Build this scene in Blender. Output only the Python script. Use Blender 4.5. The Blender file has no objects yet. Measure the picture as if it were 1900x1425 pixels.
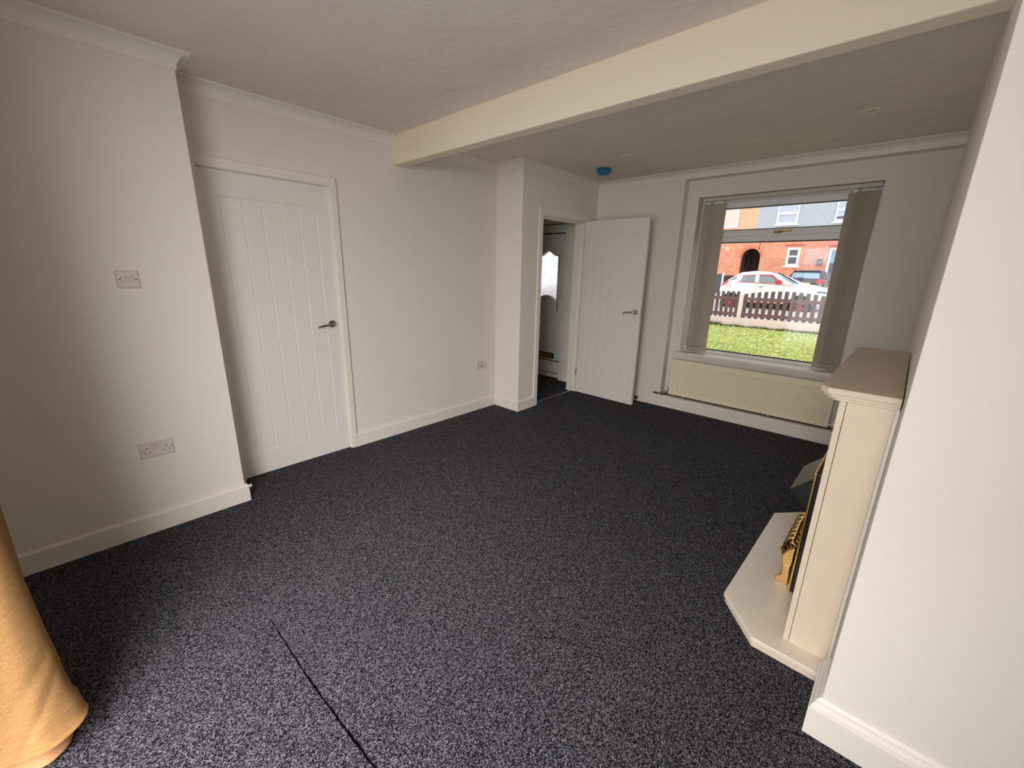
import bpy, bmesh, math, random
from mathutils import Vector, Matrix
PI = math.pi
S = bpy.context.scene
C = S.collection
random.seed(7)

# ------------------------------------------------------------------ camera
CAM = Vector((3.095, 0.1431, 1.4416)); YAW, PIT, ROL, FPX = 0.7348, -0.2676, 0.0213, 763.83
cd = bpy.data.cameras.new('camera'); cam = bpy.data.objects.new('camera', cd); C.objects.link(cam)
_f = Vector((-math.sin(YAW)*math.cos(PIT), math.cos(YAW)*math.cos(PIT), math.sin(PIT)))
_r = Vector((math.cos(YAW), math.sin(YAW), 0)); _u = _r.cross(_f)
_r2 = math.cos(ROL)*_r + math.sin(ROL)*_u; _u2 = -math.sin(ROL)*_r + math.cos(ROL)*_u
m = Matrix((_r2, _u2, -_f)).transposed().to_4x4(); m.translation = CAM
cam.matrix_world = m
cd.sensor_fit = 'HORIZONTAL'; cd.sensor_width = 36.0; cd.lens = 36.0*FPX/1900.0
cd.clip_start = 0.02; cd.clip_end = 300
S.camera = cam

# ------------------------------------------------------------------ world, light, exposure
S.view_settings.view_transform = 'Standard'; S.view_settings.look = 'None'
S.view_settings.gamma = 1.0; S.view_settings.use_curve_mapping = False
S.view_settings.exposure = 0.12
w = bpy.data.worlds.new('overcast_sky'); S.world = w; w.use_nodes = True
wb = w.node_tree.nodes['Background']; wb.inputs['Color'].default_value = (0.90, 0.95, 1.0, 1); wb.inputs['Strength'].default_value = 1.4
def area(name, loc, rot, sx, sy, power, color=(1, 1, 1)):
    l = bpy.data.lights.new(name, 'AREA'); l.shape = 'RECTANGLE'; l.size = sx; l.size_y = sy; l.energy = power; l.color = color
    o = bpy.data.objects.new(name, l); C.objects.link(o); o.location = loc; o.rotation_euler = rot
    return o
# daylight entering by the patio door behind the camera
area('patio_sky_light', (5.2, -3.4, 3.2), (math.radians(72), 0, math.radians(36)), 6.0, 4.6, 960, (1.0, 0.985, 0.965))
area('patio_high_sky_light', (3.4, -3.3, 5.6), (math.radians(42), 0, math.radians(8)), 5.0, 3.0, 640, (1.0, 0.99, 0.98))
area('patio_ground_bounce', (2.60, -0.46, 0.85), (math.radians(104), 0, math.radians(10)), 2.0, 1.4, 17, (1.0, 0.97, 0.94))
S.cycles.diffuse_bounces = 7; S.cycles.max_bounces = 12; S.cycles.transparent_max_bounces = 16

# ------------------------------------------------------------------ materials
def lin(c):
    return tuple(((v/255)/12.92 if v/255 <= 0.04045 else ((v/255+0.055)/1.055)**2.4) for v in c)
def mat(name, col, rough=0.6, metal=0.0, bump=0.0, bscale=40, spec=0.5, var=0.0, vscale=6, **kw):
    m = bpy.data.materials.new(name); m.use_nodes = True; nt = m.node_tree; b = nt.nodes['Principled BSDF']
    c = lin(col); b.inputs['Base Color'].default_value = (*c, 1); b.inputs['Roughness'].default_value = rough
    b.inputs['Metallic'].default_value = metal; b.inputs['Specular IOR Level'].default_value = spec
    for k, v in kw.items(): b.inputs[k].default_value = v
    tc = nt.nodes.new('ShaderNodeTexCoord')
    if var:
        n = nt.nodes.new('ShaderNodeTexNoise'); n.inputs['Scale'].default_value = vscale; n.inputs['Detail'].default_value = 5
        r = nt.nodes.new('ShaderNodeMapRange'); r.inputs[1].default_value = 0.3; r.inputs[2].default_value = 0.7
        r.inputs[3].default_value = 1-var; r.inputs[4].default_value = 1+var
        mx = nt.nodes.new('ShaderNodeVectorMath'); mx.operation = 'SCALE'; mx.inputs[0].default_value = c
        nt.links.new(tc.outputs['Object'], n.inputs['Vector']); nt.links.new(n.outputs['Fac'], r.inputs[0])
        nt.links.new(r.outputs[0], mx.inputs['Scale']); nt.links.new(mx.outputs[0], b.inputs['Base Color'])
    if bump:
        n = nt.nodes.new('ShaderNodeTexNoise'); n.inputs['Scale'].default_value = bscale; n.inputs['Detail'].default_value = 6
        bp = nt.nodes.new('ShaderNodeBump'); bp.inputs['Strength'].default_value = bump; bp.inputs['Distance'].default_value = 0.01
        nt.links.new(tc.outputs['Object'], n.inputs['Vector']); nt.links.new(n.outputs['Fac'], bp.inputs['Height'])
        nt.links.new(bp.outputs[0], b.inputs['Normal'])
    return m
def glassmat(name, tint=(1, 1, 1), refl=0.06, rough=0.0):
    m = bpy.data.materials.new(name); m.use_nodes = True; nt = m.node_tree; nt.nodes.clear()
    o = nt.nodes.new('ShaderNodeOutputMaterial'); t = nt.nodes.new('ShaderNodeBsdfTransparent'); g = nt.nodes.new('ShaderNodeBsdfGlossy')
    t.inputs[0].default_value = (*tint, 1); g.inputs['Roughness'].default_value = rough
    fr = nt.nodes.new('ShaderNodeLayerWeight'); fr.inputs[0].default_value = 0.25
    mp = nt.nodes.new('ShaderNodeMapRange'); mp.inputs[3].default_value = refl*0.6; mp.inputs[4].default_value = 0.5
    mx = nt.nodes.new('ShaderNodeMixShader')
    nt.links.new(fr.outputs['Fresnel'], mp.inputs[0]); nt.links.new(mp.outputs[0], mx.inputs[0])
    nt.links.new(t.outputs[0], mx.inputs[1]); nt.links.new(g.outputs[0], mx.inputs[2]); nt.links.new(mx.outputs[0], o.inputs[0])
    return m
M = {}
M['wall'] = mat('wall_paint', (224, 216, 206), 0.85, bump=0.10, bscale=60, spec=0.2)
M['trim'] = mat('trim_gloss_white', (228, 220, 210), 0.45, bump=0.04, bscale=30)
M['door'] = mat('door_white', (224, 219, 213), 0.5, bump=0.03, bscale=90)
M['beam'] = mat('beam_bounce_tint', (230, 218, 196), 0.8, bump=0.08, bscale=50, spec=0.2)  # yellowish bounced light on the beam is put into its base colour
M['upvc'] = mat('window_plastic_white', (225, 225, 224), 0.3)
M['plastic'] = mat('switch_plastic', (208, 198, 192), 0.35)
M['shadowgap'] = mat('switch_gap_shade', (128, 116, 110), 0.6)  # flat grey painted in for the shade around the rockers
M['dark'] = mat('dark_slot', (22, 18, 18), 0.6)
M['rubber'] = mat('black_rubber', (18, 18, 20), 0.7)
M['chrome'] = mat('brushed_chrome', (170, 168, 164), 0.28, 1.0)
M['brass'] = mat('antique_brass', (226, 182, 116), 0.30, 1.0, bump=0.05, bscale=120)
M['gold'] = mat('gold_handle', (196, 160, 84), 0.25, 1.0)
M['cream'] = mat('radiator_cream', (238, 226, 196), 0.4)
M['stone'] = mat('cream_stone', (216, 199, 176), 0.55, bump=0.05, bscale=80, var=0.03, vscale=9)
M['marble'] = mat('hearth_stone', (222, 210, 192), 0.32, bump=0.02, bscale=60, var=0.05, vscale=5)
M['shelftop'] = mat('mantel_top_stone', (206, 190, 168), 0.45, bump=0.05, bscale=60, var=0.03, vscale=6)
M['black'] = mat('fire_black', (16, 16, 18), 0.35)
M['hood'] = mat('fire_hood_black', (30, 30, 32), 0.30, spec=0.8)
M['blue'] = mat('blue_plastic_cover', (30, 120, 160), 0.35, bump=0.2, bscale=60)
M['glass'] = glassmat('clear_glass', refl=0.025)
M['blindrail'] = mat('blind_rail', (196, 188, 176), 0.4)
# ceiling: hand-swirled plaster
M['ceil'] = mat('ceiling_plaster', (222, 211, 203), 0.9, bump=0.9, bscale=7, spec=0.15, var=0.035, vscale=2.5)
def carpet():
    m = bpy.data.materials.new('speckled_carpet'); m.use_nodes = True; nt = m.node_tree; b = nt.nodes['Principled BSDF']
    N = nt.nodes.new; L = nt.links.new
    tc = N('ShaderNodeTexCoord'); n0 = N('ShaderNodeTexNoise'); n0.inputs['Scale'].default_value = 90; n0.inputs['Detail'].default_value = 2
    va = N('ShaderNodeVectorMath'); va.operation = 'MULTIPLY_ADD'; va.inputs[1].default_value = (0.012,)*3
    L(tc.outputs['Object'], n0.inputs['Vector']); L(n0.outputs['Color'], va.inputs[0]); L(tc.outputs['Object'], va.inputs[2])
    v = N('ShaderNodeTexVoronoi'); v.inputs['Scale'].default_value = 440; ms = N('ShaderNodeMapping'); ms.inputs['Scale'].default_value = (1.0, 0.62, 1.0); L(va.outputs[0], ms.inputs[0]); L(ms.outputs[0], v.inputs['Vector'])
    v2 = N('ShaderNodeTexNoise'); v2.inputs['Scale'].default_value = 360; v2.inputs['Detail'].default_value = 3; v2.inputs['Roughness'].default_value = 0.7; L(tc.outputs['Object'], v2.inputs['Vector'])
    sp = N('ShaderNodeSeparateColor'); L(v.outputs['Color'], sp.inputs[0])
    ad = N('ShaderNodeMath'); ad.operation = 'MULTIPLY_ADD'; ad.inputs[1].default_value = 0.62; L(sp.outputs[0], ad.inputs[0])
    mm = N('ShaderNodeMath'); mm.operation = 'MULTIPLY'; mm.inputs[1].default_value = 0.75; L(v2.outputs['Fac'], mm.inputs[0]); L(mm.outputs[0], ad.inputs[2])
    cr = N('ShaderNodeValToRGB'); e = cr.color_ramp.elements
    e[0].position = 0.30; e[0].color = (*lin((13, 13, 17)), 1)
    e[1].position = 0.92; e[1].color = (*lin((124, 121, 126)), 1)
    a = cr.color_ramp.elements.new(0.52); a.color = (*lin((23, 22, 27)), 1)
    a = cr.color_ramp.elements.new(0.68); a.color = (*lin((38, 37, 43)), 1)
    a = cr.color_ramp.elements.new(0.78); a.color = (*lin((72, 70, 76)), 1)
    L(ad.outputs[0], cr.inputs[0]); L(cr.outputs[0], b.inputs['Base Color'])
    b.inputs['Roughness'].default_value = 1.0; b.inputs['Specular IOR Level'].default_value = 0.02
    b.inputs['Sheen Weight'].default_value = 0.0; b.inputs['Sheen Roughness'].default_value = 0.5
    bp = N('ShaderNodeBump'); bp.inputs['Strength'].default_value = 0.9; bp.inputs['Distance'].default_value = 0.004
    L(v2.outputs['Fac'], bp.inputs['Height']); L(bp.outputs[0], b.inputs['Normal'])
    return m
M['carpet'] = carpet()
M['seam'] = mat('carpet_seam_dark', (8, 8, 10), 1.0, spec=0)
def fabric(name, c1, c2, sx, sz, translucent=0.0, bump=0.4):
    m = bpy.data.materials.new(name); m.use_nodes = True; nt = m.node_tree; b = nt.nodes['Principled BSDF']
    N = nt.nodes.new; L = nt.links.new
    tc = N('ShaderNodeTexCoord'); fac = []
    for s in ((sx, sx, sz), (sz, sz, sx)):
        mp = N('ShaderNodeMapping'); mp.inputs['Scale'].default_value = s; L(tc.outputs['Object'], mp.inputs[0])
        n = N('ShaderNodeTexNoise'); n.inputs['Scale'].default_value = 1; n.inputs['Detail'].default_value = 3; L(mp.outputs[0], n.inputs['Vector']); fac.append(n)
    mx = N('ShaderNodeMath'); mx.operation = 'MAXIMUM'; L(fac[0].outputs['Fac'], mx.inputs[0]); L(fac[1].outputs['Fac'], mx.inputs[1])
    cr = N('ShaderNodeValToRGB'); cr.color_ramp.elements[0].position = 0.45; cr.color_ramp.elements[0].color = (*lin(c1), 1)
    cr.color_ramp.elements[1].position = 0.75; cr.color_ramp.elements[1].color = (*lin(c2), 1)
    L(mx.outputs[0], cr.inputs[0]); L(cr.outputs[0], b.inputs['Base Color']); b.inputs['Roughness'].default_value = 0.9
    b.inputs['Specular IOR Level'].default_value = 0.1
    bp = N('ShaderNodeBump'); bp.inputs['Strength'].default_value = bump; bp.inputs['Distance'].default_value = 0.002
    L(mx.outputs[0], bp.inputs['Height']); L(bp.outputs[0], b.inputs['Normal'])
    if translucent:
        t = N('ShaderNodeBsdfTranslucent'); L(cr.outputs[0], t.inputs[0]); ms = N('ShaderNodeMixShader'); ms.inputs[0].default_value = translucent
        o = nt.nodes['Material Output']; L(b.outputs[0], ms.inputs[1]); L(t.outputs[0], ms.inputs[2]); L(ms.outputs[0], o.inputs[0])
    return m
M['curtain'] = fabric('ochre_linen', (158, 114, 68), (180, 146, 102), 700, 30, 0.18)
M['lining'] = fabric('tan_lining', (186, 136, 96), (200, 150, 108), 900, 400, 0.1, 0.1)
M['vane'] = fabric('blind_vane_fabric', (176, 164, 150), (196, 186, 172), 500, 20, 0.12, 0.2)
def frosted():
    m = bpy.data.materials.new('patterned_obscure_glass'); m.use_nodes = True; nt = m.node_tree; nt.nodes.clear()
    N = nt.nodes.new; L = nt.links.new
    o = N('ShaderNodeOutputMaterial'); tc = N('ShaderNodeTexCoord')
    n = N('ShaderNodeTexNoise'); n.inputs['Scale'].default_value = 55; n.inputs['Detail'].default_value = 1; n.inputs['Distortion'].default_value = 1.5
    L(tc.outputs['Object'], n.inputs['Vector'])
    cr = N('ShaderNodeValToRGB'); e = cr.color_ramp.elements; e[0].position = 0.46; e[0].color = (1, 1, 1, 1); e[1].position = 0.54; e[1].color = (1, 1, 1, 1)
    a = e.new(0.5); a.color = (0.42, 0.44, 0.46, 1); L(n.outputs['Fac'], cr.inputs[0])
    r = N('ShaderNodeBsdfRefraction'); r.inputs['Roughness'].default_value = 0.22; r.inputs['IOR'].default_value = 1.12; L(cr.outputs[0], r.inputs[0])
    t = N('ShaderNodeBsdfTransparent'); L(cr.outputs[0], t.inputs[0])
    bp = N('ShaderNodeBump'); bp.inputs['Strength'].default_value = 0.5; bp.inputs['Distance'].default_value = 0.003; L(n.outputs['Fac'], bp.inputs['Height']); L(bp.outputs[0], r.inputs['Normal'])
    g = N('ShaderNodeBsdfGlossy'); g.inputs['Roughness'].default_value = 0.15
    mx = N('ShaderNodeMixShader'); mx.inputs[0].default_value = 0.15; L(r.outputs[0], mx.inputs[1]); L(t.outputs[0], mx.inputs[2])
    m2 = N('ShaderNodeMixShader'); m2.inputs[0].default_value = 0.06; L(mx.outputs[0], m2.inputs[1]); L(g.outputs[0], m2.inputs[2])
    L(m2.outputs[0], o.inputs[0]); return m
M['frost'] = frosted()
def brick(name, c1, c2, mortar, sc=1.0):
    m = bpy.data.materials.new(name); m.use_nodes = True; nt = m.node_tree; b = nt.nodes['Principled BSDF']
    N = nt.nodes.new; L = nt.links.new
    tc = N('ShaderNodeTexCoord'); mp = N('ShaderNodeMapping'); mp.inputs['Rotation'].default_value = (PI/2, 0, 0)
    br = N('ShaderNodeTexBrick'); br.inputs['Scale'].default_value = sc; br.inputs['Brick Width'].default_value = 0.225; br.inputs['Row Height'].default_value = 0.075
    br.inputs['Mortar Size'].default_value = 0.009; br.inputs['Color1'].default_value = (*lin(c1), 1); br.inputs['Color2'].default_value = (*lin(c2), 1); br.inputs['Mortar'].default_value = (*lin(mortar), 1)
    L(tc.outputs['Object'], mp.inputs[0]); L(mp.outputs[0], br.inputs['Vector'])
    n = N('ShaderNodeTexNoise'); n.inputs['Scale'].default_value = 1.6; n.inputs['Detail'].default_value = 6; L(tc.outputs['Object'], n.inputs['Vector'])
    mr = N('ShaderNodeMapRange'); mr.inputs[3].default_value = 0.75; mr.inputs[4].default_value = 1.25; L(n.outputs['Fac'], mr.inputs[0])
    vm = N('ShaderNodeVectorMath'); vm.operation = 'SCALE'; L(br.outputs['Color'], vm.inputs[0]); L(mr.outputs[0], vm.inputs['Scale'])
    L(vm.outputs[0], b.inputs['Base Color']); b.inputs['Roughness'].default_value = 0.9
    return m
M['brick'] = brick('red_brick', (236, 134, 100), (246, 166, 124), (240, 196, 170))
M['brickdark'] = brick('passage_brick', (84, 46, 40), (62, 36, 34), (96, 74, 68))  # passage shade is darkened into the brick colour; garden wall reuses it
M['orangerender'] = mat('orange_roughcast', (246, 196, 158), 0.95, bump=0.5, bscale=30, var=0.14, vscale=14)
M['greyrender'] = mat('blue_grey_roughcast', (198, 202, 208), 0.95, bump=0.5, bscale=30, var=0.07, vscale=10)
M['pinkstone'] = mat('pink_stone_cladding', (240, 190, 176), 0.9, bump=0.4, bscale=20, var=0.1, vscale=9)
M['housewhite'] = mat('house_window_white', (248, 246, 244), 0.4)
M['housepane'] = mat('house_window_glass', (92, 92, 102), 0.1, spec=0.8)
M['netcurtain'] = mat('pale_blind_behind_glass', (204, 208, 224), 0.5, var=0.05, vscale=5)
M['netcream'] = mat('cream_blind_behind_glass', (236, 222, 206), 0.5, var=0.04, vscale=5)
M['doorpane'] = mat('blue_door_glass', (150, 190, 220), 0.1, spec=0.8)
M['doorpanel'] = mat('grey_door_panel', (92, 104, 116), 0.4)
M['roof'] = mat('grey_roof_tiles', (96, 84, 80), 0.9, bump=0.4, bscale=10)
M['concrete'] = mat('pale_concrete', (240, 214, 204), 0.95, bump=0.4, bscale=60, var=0.10, vscale=30)
M['picket'] = mat('dark_stained_timber', (98, 80, 82), 0.8, bump=0.2, bscale=30, var=0.1, vscale=8)
M['rail'] = mat('red_brown_stained_timber', (112, 84, 86), 0.8, bump=0.2, bscale=30, var=0.1, vscale=8)
M['lawn'] = mat('lawn_green', (184, 188, 100), 0.95, bump=0.6, bscale=40, var=0.35, vscale=9, spec=0.1)
M['blade'] = mat('grass_blade', (190, 200, 108), 0.8, var=0.3, vscale=3, spec=0.2)
M['tuft'] = mat('dark_grass_tuft', (96, 116, 44), 0.8, var=0.3, vscale=3, spec=0.2)
M['clover'] = mat('white_clover', (240, 240, 206), 0.8)
M['tarmac'] = mat('pale_road', (206, 192, 186), 0.95, bump=0.2, bscale=40, var=0.06, vscale=3)
M['paint_white'] = mat('white_car_paint', (246, 243, 240), 0.25, spec=0.6)
M['paint_red'] = mat('red_trim', (206, 44, 58), 0.3)
M['paint_black'] = mat('black_car_paint', (38, 40, 46), 0.15, spec=0.8)
M['carglass'] = mat('car_glass', (128, 138, 140), 0.06, spec=1.0)
M['carglassblue'] = mat('rear_screen_glass', (150, 178, 196), 0.06, spec=1.0)
M['tyre'] = mat('tyre_rubber', (26, 26, 28), 0.8)
M['plate'] = mat('yellow_plate', (236, 200, 110), 0.4)

# ------------------------------------------------------------------ builders
class MB:
    def __init__(s): s.v = []; s.f = []
    def add(s, vs, fs, T=None):
        n = len(s.v); s.v += [tuple(T @ Vector(p)) if T else tuple(p) for p in vs]; s.f += [tuple(n+i for i in f) for f in fs]; return s
    def box(s, x0, x1, y0, y1, z0, z1, T=None):
        v = [(x, y, z) for x in (x0, x1) for y in (y0, y1) for z in (z0, z1)]
        return s.add(v, [(0, 1, 3, 2), (4, 6, 7, 5), (0, 4, 5, 1), (2, 3, 7, 6), (0, 2, 6, 4), (1, 5, 7, 3)], T)
    def prism(s, pts, h0, h1, axis='z', T=None):
        n = len(pts); mk = {'z': lambda p, h: (p[0], p[1], h), 'y': lambda p, h: (p[0], h, p[1]), 'x': lambda p, h: (h, p[0], p[1])}[axis]
        v = [mk(p, h0) for p in pts]+[mk(p, h1) for p in pts]
        f = [tuple(range(n))[::-1], tuple(range(n, 2*n))]+[(i, (i+1) % n, n+(i+1) % n, n+i) for i in range(n)]
        return s.add(v, f, T)
    def tube(s, pts, r, k=8, T=None, flat=1.0, rs=None):
        pts = [Vector(p) for p in pts]; n = len(pts); vs = []; fs = []
        up = Vector((0, 0, 1))
        for i, p in enumerate(pts):
            d = (pts[min(i+1, n-1)]-pts[max(i-1, 0)]).normalized()
            a = d.cross(up)
            if a.length < 1e-3: a = d.cross(Vector((0, 1, 0)))
            a.normalize(); b = a.cross(d); rr = rs[i] if rs else r
            for j in range(k):
                t = 2*PI*j/k; vs.append(p+a*math.cos(t)*rr+b*math.sin(t)*rr*flat)
        for i in range(n-1):
            for j in range(k): fs.append((i*k+j, i*k+(j+1) % k, (i+1)*k+(j+1) % k, (i+1)*k+j))
        fs += [tuple(range(k))[::-1], tuple((n-1)*k+j for j in range(k))]
        return s.add(vs, fs, T)
    def lathe(s, prof, k=24, T=None):   # prof (r, h) about local z
        vs = []; fs = []
        for r, h in prof:
            for j in range(k): t = 2*PI*j/k; vs.append((r*math.cos(t), r*math.sin(t), h))
        for i in range(len(prof)-1):
            for j in range(k): fs.append((i*k+j, i*k+(j+1) % k, (i+1)*k+(j+1) % k, (i+1)*k+j))
        fs += [tuple(range(k))[::-1], tuple((len(prof)-1)*k+j for j in range(k))]
        return s.add(vs, fs, T)
    def sweep(s, path, prof):           # path [(x,y)], room on the right; prof [(n,z)] closed
        n = len(path); k = len(prof); vs = []
        P = [Vector(p) for p in path]
        for i in range(n):
            d0 = (P[i]-P[i-1]).normalized() if i else None; d1 = (P[i+1]-P[i]).normalized() if i < n-1 else None
            n0 = Vector((d0.y, -d0.x)) if d0 else None; n1 = Vector((d1.y, -d1.x)) if d1 else None
            if n0 is None: o = n1
            elif n1 is None: o = n0
            else: o = (n0+n1); o = o/(o.dot(n0))
            for (a, z) in prof: q = P[i]+o*a; vs.append((q.x, q.y, z))
        fs = [(i*k+j, (i+1)*k+j, (i+1)*k+(j+1) % k, i*k+(j+1) % k) for i in range(n-1) for j in range(k)]
        fs += [tuple(range(k)), tuple((n-1)*k+j for j in range(k))[::-1]]
        return s.add(vs, fs)
    def build(s, name, m, parent=None, bevel=0.0, smooth=False, seg=2):
        me = bpy.data.meshes.new(name); me.from_pydata([tuple(p) for p in s.v], [], s.f)
        bm = bmesh.new(); bm.from_mesh(me); bmesh.ops.recalc_face_normals(bm, faces=bm.faces); bm.to_mesh(me); bm.free()
        me.materials.append(M[m] if isinstance(m, str) else m)
        o = bpy.data.objects.new(name, me); C.objects.link(o)
        if parent: o.parent = parent
        if smooth:
            for p in me.polygons: p.use_smooth = True
            if hasattr(me, 'set_sharp_from_angle'): me.set_sharp_from_angle(angle=math.radians(38))
        if bevel:
            b = o.modifiers.new('bevel', 'BEVEL'); b.width = bevel; b.segments = seg; b.limit_method = 'ANGLE'; b.angle_limit = math.radians(35)
        return o
def shape(name, outer, holes, depth, m, parent=None, T=None):
    """flat shape in the local xy plane with holes, thickness depth along z"""
    cu = bpy.data.curves.new('c', 'CURVE'); cu.dimensions = '2D'; cu.fill_mode = 'BOTH'; cu.extrude = depth/2
    for pts in [outer]+holes:
        sp = cu.splines.new('POLY'); sp.points.add(len(pts)-1); sp.use_cyclic_u = True
        for q, (x, y) in zip(sp.points, pts): q.co = (x, y, 0, 1)
    tmp = bpy.data.objects.new('t', cu); me = bpy.data.meshes.new_from_object(tmp); bpy.data.objects.remove(tmp)
    me.name = name
    if T: me.transform(T)
    me.materials.clear(); me.materials.append(M[m])
    o = bpy.data.objects.new(name, me); C.objects.link(o)
    if parent: o.parent = parent
    return o
XZ = lambda y: Matrix(((1, 0, 0, 0), (0, 0, -1, y), (0, 1, 0, 0), (0, 0, 0, 1)))   # local (x,y)->(x,z) at world y
def empty(name, loc=(0, 0, 0), rz=0.0):
    o = bpy.data.objects.new(name, None); C.objects.link(o); o.location = loc; o.rotation_euler = (0, 0, rz); o.empty_display_size = 0.1; return o
def thing(o, label, cat, group=None):
    o['label'] = label; o['category'] = cat
    if group: o['group'] = group
    return o
def struct(o, label=None, cat=None):
    o['kind'] = 'structure'
    if label: o['label'] = label
    if cat: o['category'] = cat
    return o
def stuff(o, label, cat):
    o['kind'] = 'stuff'; o['label'] = label; o['category'] = cat; return o
def copy_tree(o, parent=None):
    c = o.copy(); C.objects.link(c); c.parent = parent
    for ch in list(o.children): copy_tree(ch, c)
    return c

# ------------------------------------------------------------------ room shell
XA, YA, YC, XD, YE, YW, H = 0.293, 0.749, 3.2805, 0.3466, 4.598, 4.71, 2.4244
YN, TA = 1.578, 0.0275                       # chimney breast near corner, its slight skew
XR = lambda y: 3.169+(y-YN)*TA
YB = -0.30                                   # patio wall
struct(MB().box(-1.3, 4.2, -0.6, 4.76, -0.15, 0.0).build('floor', 'carpet'), 'dark speckled grey carpet covering the whole floor', 'carpet')
flo = bpy.data.objects['floor']
# frayed seam between two widths of carpet
sm = MB(); n = 110; top = []; bot = []
for i in range(n+1):
    x = 1.40+(2.75-1.40)*i/n; y = 0.519+0.022*max(0, (x-1.75)/0.5)**1.3 if x > 1.75 else 0.519
    wd = (0.0013+0.0022*min(1, (x-1.4)/0.7))*(0.6+0.8*random.random()); jit = random.uniform(-.0012, .0012)
    top.append((x, y+wd+jit)); bot.append((x, y-wd+jit))
for i in range(n): sm.prism([bot[i], bot[i+1], top[i+1], top[i]], 0.0002, 0.0012)
so = sm.build('carpet_seam', 'seam', flo); so['label'] = 'dark crease where two carpet widths meet'
struct(MB().box(-1.3, 4.2, -0.6, 5.1, H, H+0.15).build('ceiling', 'ceil'), 'pale plastered ceiling', 'ceiling')

struct(MB().box(0.0, XA, -0.6, YA, 0, H).build('wall_left_near', 'wall', bevel=0.003), 'projecting near left wall with light switch and double socket', 'wall')
D2a, D2b, D2h = 3.588, 4.372, 1.995
L1a, L1b, L1h = 0.826, 1.600, 1.990          # door 1 opening
struct(MB().box(-0.12, 0, 0.0, L1a, 0, H).box(-0.12, 0, L1b, YC+0.12, 0, H).box(-0.12, 0, L1a, L1b, L1h, H).build('wall_left', 'wall'), 'left wall holding the closed white door', 'wall')
struct(MB().prism([(0, YC), (XD, YC), (XD, D2a), (0.23, D2a), (0.23, YC+0.12), (0, YC+0.12)], 0, H).build('wall_left_nib', 'wall', bevel=0.004), 'short wall stepping out left of the open doorway', 'wall')
struct(MB().box(0.23, XD, D2b, YE, 0, H).box(0.23, XD, D2a, D2b, D2h, H).build('wall_left_far', 'wall'), 'wall around the open doorway to the hall', 'wall')
RX0, RZ0, RZ1 = 1.335, 0.125, 2.353          # recess holding window and radiator
WX0, WX1, WZ0, WZ1 = 1.452, 2.862, 0.605, 2.19
YO = 4.95
struct(MB().box(0.23, RX0, YE, YO, 0, H).build('wall_back', 'wall'), 'far wall between the open doorway and the window recess', 'wall')
struct(MB().box(RX0, 3.6, YE, YO, 0, RZ0).build('wall_back_plinth', 'wall')); struct(MB().box(RX0, 3.6, YE, YO, RZ1, H).build('wall_back_bulkhead', 'wall'))
bw = MB().box(RX0, WX0, YW, YO, RZ0, RZ1).box(WX1, 3.6, YW, YO, RZ0, RZ1).box(WX0, WX1, YW, YO, RZ0, WZ0).box(WX0, WX1, YW, YO, WZ1, RZ1)
struct(bw.build('wall_back_recess', 'wall'), 'shallow wall recess holding window and radiator', 'wall')
struct(MB().prism([(XR(YN), YN), (4.05, YN), (4.05, YO), (XR(YO), YO)], 0, H).build('wall_right', 'wall', bevel=0.003), 'chimney breast wall behind the cream fireplace', 'wall')
struct(MB().box(3.95, 4.1, -0.6, YN, 0, H).build('wall_right_near', 'wall'))
PX0, PX1, PZ1 = 1.58, 3.36, 2.12             # patio door opening behind the camera
struct(MB().box(0, PX0, YB-0.2, YB, 0, H).box(PX1, 4.0, YB-0.2, YB, 0, H).box(PX0, PX1, YB-0.2, YB, PZ1, H).build('wall_near', 'wall'))
# hall
hw = MB().box(-1.2, -0.14+0.0, 4.68, 4.98, 2.045, H).box(-1.2, -1.0, 2.6, 4.98, 0, H).box(-1.0, -0.125, 2.6, 2.7, 0, H)
hw.box(-0.14, 0.23, 4.68, 4.98, 0, H).box(-1.2, -0.93, 4.68, 4.98, 0, 2.045)
struct(hw.build('wall_hall', 'wall'), 'white hall wall around the front door', 'wall')

# skirting boards
t = 0.018
def skirt_prof(h, t=t): return [(0, 0), (t, 0), (t, h-0.012), (t-0.004, h-0.004), (t-0.010, h), (0, h)]
HB = 0.112
struct(MB().sweep([(XA, YB), (XA, YA), (0.0, YA)], skirt_prof(HB)).build('baseboard_left_near', 'trim'))
struct(MB().sweep([(0, 1.645), (0, YC), (XD, YC), (XD, D2a-0.062)], skirt_prof(HB)).build('baseboard_left', 'trim'))
struct(MB().sweep([(XD, D2b+0.062), (XD, YE), (XR(YE), YE)], skirt_prof(0.125)).build('baseboard_back', 'trim'))
struct(MB().sweep([(XR(YE), YE), (XR(3.08), 3.08)], skirt_prof(0.115)).build('baseboard_right_far', 'trim'))
ogee = [(0, 0), (0.026, 0), (0.026, 0.104), (0.021, 0.107), (0.021, 0.114), (0.017, 0.122), (0.012, 0.126), (0.012, 0.132), (0.007, 0.139), (0.004, 0.143), (0, 0.143)]
struct(MB().sweep([(XR(1.772), 1.772), (XR(YN), YN), (3.95, YN)], ogee).build('baseboard_right', 'trim'), 'moulded white skirting wrapping the chimney breast corner', 'skirting board')
struct(MB().sweep([(0.23-0.14-0.23+0.0, 4.68), (0.23, 4.68)], skirt_prof(HB)).build('baseboard_hall', 'trim'))
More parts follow.
